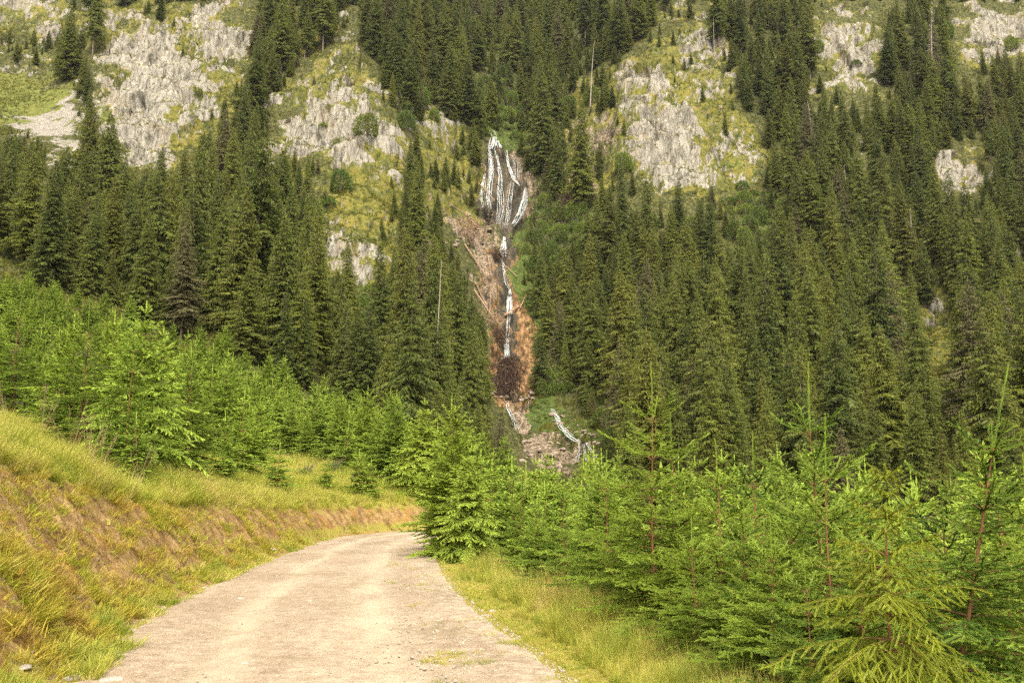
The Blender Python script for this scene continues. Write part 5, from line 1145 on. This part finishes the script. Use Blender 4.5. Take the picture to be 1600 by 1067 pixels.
# far slope turf: short clumps over the mossy crags, clearings and the meadow
fr = []; r_idx = np.searchsorted(Yr, 96); jj = g.integers(r_idx, len(Yr) - 130, 260000); cc = g.integers(32, len(Uc) - 32, 260000); PT = G[jj, cc]; fx, fy = GPX[jj, cc], GPY[jj, cc]
inf = (fx > -20) & (fx < 1620) & (fy > -10) & (fy < 800); mm = mask('moss', fx, fy) * (1 - .65 * mask('rock', fx, fy)) + mask('lush', fx, fy) + .5 * mask('meadow', fx, fy) + .45 - .9 * mask('open', fx, fy) - mask('scree', fx, fy) - .5 * mask('rock', fx, fy)
sel = inf & (g.random(len(fx)) < mm * (.4 + 1.4 * np.clip(nz_(PT[:, 0], PT[:, 1] + PT[:, 2], .25, 44) + .3, 0, 1))); PT = PT[sel][:80000]; N = len(PT)
M_fgrass = grass_mat('slope_grass', [(0.05, 0.08, 0.013), (0.10, 0.125, 0.018), (0.16, 0.15, 0.022), (0.19, 0.14, 0.035)], .08, (0.2, 0.18, 0.04))
kit = [tuft(21, 16, .3, .8, .09, .6, .5, 0, .35, 2, M_fgrass), tuft(22, 18, .25, .6, .10, .8, .5, 0, .4, 2, M_fgrass), tuft(23, 14, .4, 1.0, .08, .6, .6, 0, .3, 2, M_fgrass)]
scatter('slope_grass', PT - [0, 0, .08], np.stack([g.normal(0, .3, N) + .25, g.normal(0, .3, N), g.uniform(0, 6.28, N)], 1), g.uniform(.6, 1.3, N), g.integers(0, 3, N), kit, 'low yellow green grass and herbs on the mountain crags', 'grass')
print('slope grass', N)

# ------------------------------------------------------------------ weeds and reeds one can tell apart
def herb(seed, H=.6, leafy=True):
    g_ = np.random.default_rng(seed); st = Geo(); lf = Geo()
    for s_ in range(5 if leafy else 7):
        a = g_.uniform(0, 6.28); h = H * g_.uniform(.7, 1.1); t = np.linspace(0, 1, 5)[:, None]; P = np.array([math.cos(a), math.sin(a), 0]) * (t * .18 + t ** 2 * .14) * H + t * [0, 0, h]; st.tube(P, np.linspace(.0045, .002, 5), 4, cap=False)
        if leafy:
            for i in range(12):
                u = g_.uniform(.2, 1); p_ = P[0] * (1 - u) + P[-1] * u; b = g_.uniform(0, 6.28); d_ = np.array([[math.cos(b), math.sin(b), g_.uniform(-.1, .5)]]); d_ /= np.linalg.norm(d_); s2 = np.cross(d_, [[0, 0, 1.]]); lf.blades([p_], d_, g_.uniform(.05, .1), .03, s2, g_.uniform(0, .8))
        else:
            for i in range(34):
                u = g_.uniform(.68, 1.05); p_ = P[0] * (1 - u) + P[-1] * u; b = g_.uniform(0, 6.28); d_ = np.array([[math.cos(b) * .5, math.sin(b) * .5, .8]]); lf.blades([p_], d_, g_.uniform(.03, .08), .008, np.cross(d_, [[0.1, 0, 1.]]) + .01, .5)
    return st, lf
M_herb = grass_mat('herb_leaves', [(0.10, 0.17, 0.03), (0.15, 0.23, 0.04), (0.2, 0.26, 0.06)], 1.0, (.26, .3, .1)); M_reed = grass_mat('reed_plumes', [(0.26, 0.16, 0.09), (0.36, 0.25, 0.15), (0.42, 0.32, 0.20)], 1.0, (.45, .34, .22))
HK = []
for k in range(5):
    lf_ = k < 3; s_, l_ = herb(40 + k, [.55, .75, .45, .95, 1.1][k], lf_); HK.append((s_.mesh('stem', M_herb if lf_ else M_reed), l_.mesh('leaves', M_herb if lf_ else M_reed), lf_))
for (x, y, k, sc_, lab) in [(905, 905, 0, 1.1, 'leafy weed where the verge meets the thicket, nearest the middle of the verge'), (958, 960, 1, 1.1, 'tall leafy weed with pale leaves at the edge of the verge'), (928, 935, 2, 1.2, 'low leafy weed between the two taller ones on the verge'),
    (1058, 1010, 4, .95, 'group of tall dry stalks at the edge of the dark shade'), (1090, 1030, 1, 1.1, 'light green weed under the dark spruce branches'), (1148, 1045, 3, 1.1, 'reddish dry stalks in front of the dark gap'), (1172, 1062, 4, .8, 'dry brown stalks at the lower edge of the verge'),
    (1005, 985, 3, .9, 'straw coloured plume grass on the verge'), (870, 890, 3, 1.0, 'thin dry stalks behind the verge at its middle'), (835, 915, 2, 1.2, 'small leafy weed at the far half of the verge'), (1232, 1066, 1, .9, 'whitish leafed weed under the drooping yellow green spruce'),
    (62, 690, 4, 1.3, 'tall reed plumes on the bank crest near the left edge'), (84, 702, 4, 1.25, 'reed plumes right of the tallest ones on the bank crest'), (108, 722, 3, 1.3, 'brownish reed plumes leaning over the crest'), (135, 742, 4, 1.0, 'dry reed plumes in front of the first spruce on the crest'),
    (215, 765, 3, 1.0, 'short dry plume grass on the crest under the young spruces'), (8, 665, 4, 1.2, 'reed plumes cut off by the left edge'), (152, 750, 3, 1.1, 'brown reed plumes under the young spruce on the crest')]:
    q = hit(x, y, 5); K = HK[k]; make_thing('weed_plant' if K[2] else 'reed_plume', [('stem', K[0]), ('leaves' if K[2] else 'plume', K[1])], q - [0, 0, .02], g.uniform(0, 6.28), sc_ * (1.0 if y > 800 else 1.15), (0, 0), lab, 'weed' if K[2] else 'reed grass')
# bushes of raspberry and dry fern at the thicket's foot
s_, l_, _ = make_shrub(770, .55, .8, 420, M_redneedle, .07)
q = hit(556, 762, 8); make_thing('red_bush', [('stem', s_), ('foliage', l_)], q, 0, 1.0, (0, 0), 'small red brown withered bush on the grass above the road bend', 'bush')
LB = make_shrub(771, .7, .9, 700, M_herb, .06)
for (x, y, sc_, lab) in [(880, 870, 1.0, 'leafy green bush at the foot of the thicket near the bend'), (985, 955, .8, 'leafy green bush between the verge and the tallest sapling'), (40, 655, 1.1, 'leafy green bush among the reeds at the left edge'), (475, 750, 1.0, 'low green bush on the grass strip'), (520, 742, 1.2, 'light green bush on the grass slope above the bend')]:
    make_thing('leafy_bush', [('stem', LB[0]), ('foliage', LB[1])], hit(x, y, 6), g.uniform(0, 6.28), sc_, (0, 0), lab, 'bush')

# ------------------------------------------------------------------ stones on the road
M_peb = stone_mat('pale_gravel', (.30, .25, .19), (.42, .36, .29), (.52, .47, .40), 8)
PEB = [boulder_mesh(80 + k, 1) for k in range(4)]
for me in PEB: me.materials.append(M_peb)
xs, Ys_, _, _ = sample_grass(150000, 7, 40, lambda x, Y, dl_, dr_, i_, a_, b_: i_ & (g.random(len(x)) < np.clip(.03 + .9 * np.exp(-b_ / .7) + .7 * np.exp(-a_ / .18), 0, 1) * np.clip(14 / Y, .2, 1)), 1.5)
N = len(xs); scatter('gravel', np.stack([xs, Ys_, np.full(N, .008)], 1), g.uniform(0, 6.28, (N, 3)) * [.1, .1, 1], (.005 + .022 * g.random(N) ** 4)[:, None] * g.uniform(.7, 1.4, (N, 3)), g.integers(0, 4, N), PEB, 'loose pale gravel strewn over the dirt road and along its edges', 'gravel')
print('gravel', N)
xc, Yc, dc, _ = sample_grass(60000, 7, 40, lambda x, Y, dl_, dr_, i_, a_, b_: (dl_ > .02) & (dl_ < Wf(Y) * .9) & (g.random(len(x)) < .25 * np.clip(16 / Y, .2, 1) * (1 + 1.5 * np.exp(-dl_ / .25))), 1.5)
M_clod = stone_mat('soil_clods', (.10, .06, .03), (.22, .15, .08), (.40, .32, .22), 12); CL = [boulder_mesh(180 + k, 1) for k in range(3)]
for me in CL: me.materials.append(M_clod)
N = len(xc); scatter('bank_rubble', np.stack([xc, Yc, zat(xc, Yc) + .004], 1), g.uniform(0, 6.28, (N, 3)), (.008 + .035 * g.random(N) ** 3)[:, None] * g.uniform(.7, 1.4, (N, 3)), g.integers(0, 3, N), CL, 'crumbled soil and small stones on the cut left bank', 'rubble')
print('rubble', N)
M_st = stone_mat('pale_stone', (.26, .22, .18), (.42, .38, .33), (.55, .51, .45), 8); ST = [boulder_mesh(90 + k, 2) for k in range(4)]
for me in ST: me.materials.append(M_st)
for (x, y, r, lab) in [(138, 1020, .06, 'round pale stone at the foot of the left bank'), (107, 1062, .09, 'flat whitish stone at the lower end of the bank edge'), (175, 1008, .07, 'flat pale stone on the left road edge'), (205, 985, .05, 'small pale stone beside the left road edge'), (60, 960, .06, 'pale stone sitting in the bank grass near the left edge'), (75, 995, .05, 'small grey stone in the bare soil of the bank'),
    (120, 935, .05, 'whitish stone half way up the bank'), (320, 918, .05, 'brown stone on the left road edge half way to the bend'), (425, 858, .10, 'whitish stone at the foot of the bank near the bend'), (770, 955, .05, 'pale stone on the right road edge'), (376, 936, .06, 'flat pale stone in the road, left of the middle'), (382, 1038, .05, 'small flat pale stone low on the road'), (175, 1064, .10, 'flat white stone at the bottom edge of the road'), (35, 1045, .07, 'stone in the soil at the lower left corner')]:
    x_, y_ = ground_pt(x, y); q = hit(x, y, 6) if road_side(np.array([x_]), np.array([y_]))[0][0] > 0 else np.array([x_, y_, 0.01])
    o = add('stone', ST[int(g.integers(0, 4))], None, q, (0, 0, g.uniform(0, 6.28)), (r * 1.3, r, r * .6)); tag(o, lab, 'stone', 'stones along the road')
# pale timber of the cross drain at the bend
q = Geo(); t = np.linspace(0, 1, 14); a = np.array(ground_pt(492, 850)); b = np.array(ground_pt(640, 843)); L_p = a[None] * (1 - t[:, None]) + b[None] * t[:, None]
q.tube(np.stack([L_p[:, 0], L_p[:, 1], .0 + 0 * t], 1), .04, 8); o = add('drain_timber', q.mesh('drain_timber', M_dead, True)); tag(o, 'pale timber of a cross drain lying across the road just before the bend', 'drain')

# ------------------------------------------------------------------ the walker beside the channel
def skin(name, pts, edges, rad, mat, parent, sub=2):
    me = bpy.data.meshes.new(name); me.from_pydata(pts, edges, []); me.materials.append(mat); o = add(name, me, parent)
    md = o.modifiers.new('skin', 'SKIN'); sv = me.skin_vertices[0].data
    for i, r in enumerate(rad): sv[i].radius = (r, r)
    sv[0].use_root = True; o.modifiers.new('sub', 'SUBSURF').levels = sub; o.modifiers['sub'].render_levels = sub; return o
def plain(name, c, r=.7):
    m, nt, out = newmat(name); NT(nt).bsdf(out, c, r); return m
M_skin, M_blue, M_trou, M_hair, M_boot = plain('skin', (.45, .28, .2)), plain('blue_jacket', (.05, .22, .55)), plain('dark_trousers', (.03, .03, .04)), plain('dark_hair', (.03, .02, .015)), plain('boots', (.05, .035, .025))
q = hit(729, 594, 120) + [0, -1.5, .0]; pe = add('person', None, None, q, (0, 0, .5)); tag(pe, 'walker in a blue jacket standing on the slope left of the orange channel', 'person')
bp = [(0, 0, .95), (0, 0, 1.15), (0, 0, 1.42), (0, 0, 1.53), (0, -.01, 1.66), (.09, 0, .9), (.11, -.08, .5), (.11, 0, .08), (.11, -.16, .04), (-.09, 0, .9), (-.11, .04, .5), (-.11, .14, .08), (-.11, 0, .04), (.19, 0, 1.42), (.26, .02, 1.15), (.24, -.16, .95), (.23, -.24, .9), (-.19, 0, 1.42), (-.26, .02, 1.15), (-.24, -.12, .93), (-.23, -.2, .88)]
be = [(0, 1), (1, 2), (2, 3), (3, 4), (0, 5), (5, 6), (6, 7), (7, 8), (0, 9), (9, 10), (10, 11), (11, 12), (2, 13), (13, 14), (14, 15), (15, 16), (2, 17), (17, 18), (18, 19), (19, 20)]
skin('body', bp, be, [.13, .13, .14, .06, .105, .09, .06, .045, .04, .09, .06, .045, .04, .06, .045, .033, .035, .06, .045, .033, .035], M_skin, pe)
skin('jacket', [bp[i] for i in (0, 1, 2, 13, 14, 15, 17, 18, 19)], [(0, 1), (1, 2), (2, 3), (3, 4), (4, 5), (2, 6), (6, 7), (7, 8)], [.165, .165, .175, .085, .065, .055, .085, .065, .055], M_blue, pe)
skin('trousers', [bp[i] for i in (0, 5, 6, 7, 9, 10, 11)], [(0, 1), (1, 2), (2, 3), (0, 4), (4, 5), (5, 6)], [.15, .11, .08, .065, .11, .08, .065], M_trou, pe)
skin('hair', [(0, .02, 1.72), (0, .04, 1.66)], [(0, 1)], [.105, .10], M_hair, pe)
for s_ in ((7, 8), (11, 12)): skin('boot', [bp[s_[0]], bp[s_[1]]], [(0, 1)], [.065, .055], M_boot, pe)
print('done', round(time.time() - T0, 1))

# ------------------------------------------------------------------ thin damp air over the valley
hb_ = Geo(); X0, X1, Y0, Y1, Z0, Z1 = -1100., 1100., -60., 760., -60., float(G[..., 2].max()) + 60
V = [(x, y, z) for x in (X0, X1) for y in (Y0, Y1) for z in (Z0, Z1)]
o = add('haze', mesh_np('haze', V, [(0, 1, 3, 2), (4, 6, 7, 5), (0, 4, 5, 1), (2, 3, 7, 6), (0, 2, 6, 4), (1, 5, 7, 3)], [])); o['kind'] = 'stuff'
m, nt, out = newmat('haze'); v = nt.nodes.new('ShaderNodeVolumePrincipled'); v.inputs['Color'].default_value = (.9, .93, .96, 1); v.inputs['Density'].default_value = 0.00006; v.inputs['Anisotropy'].default_value = .3
nt.links.new(v.outputs[0], out.inputs['Volume']); o.data.materials.append(m)

#NEXT
print('script', round(time.time() - T0, 1))
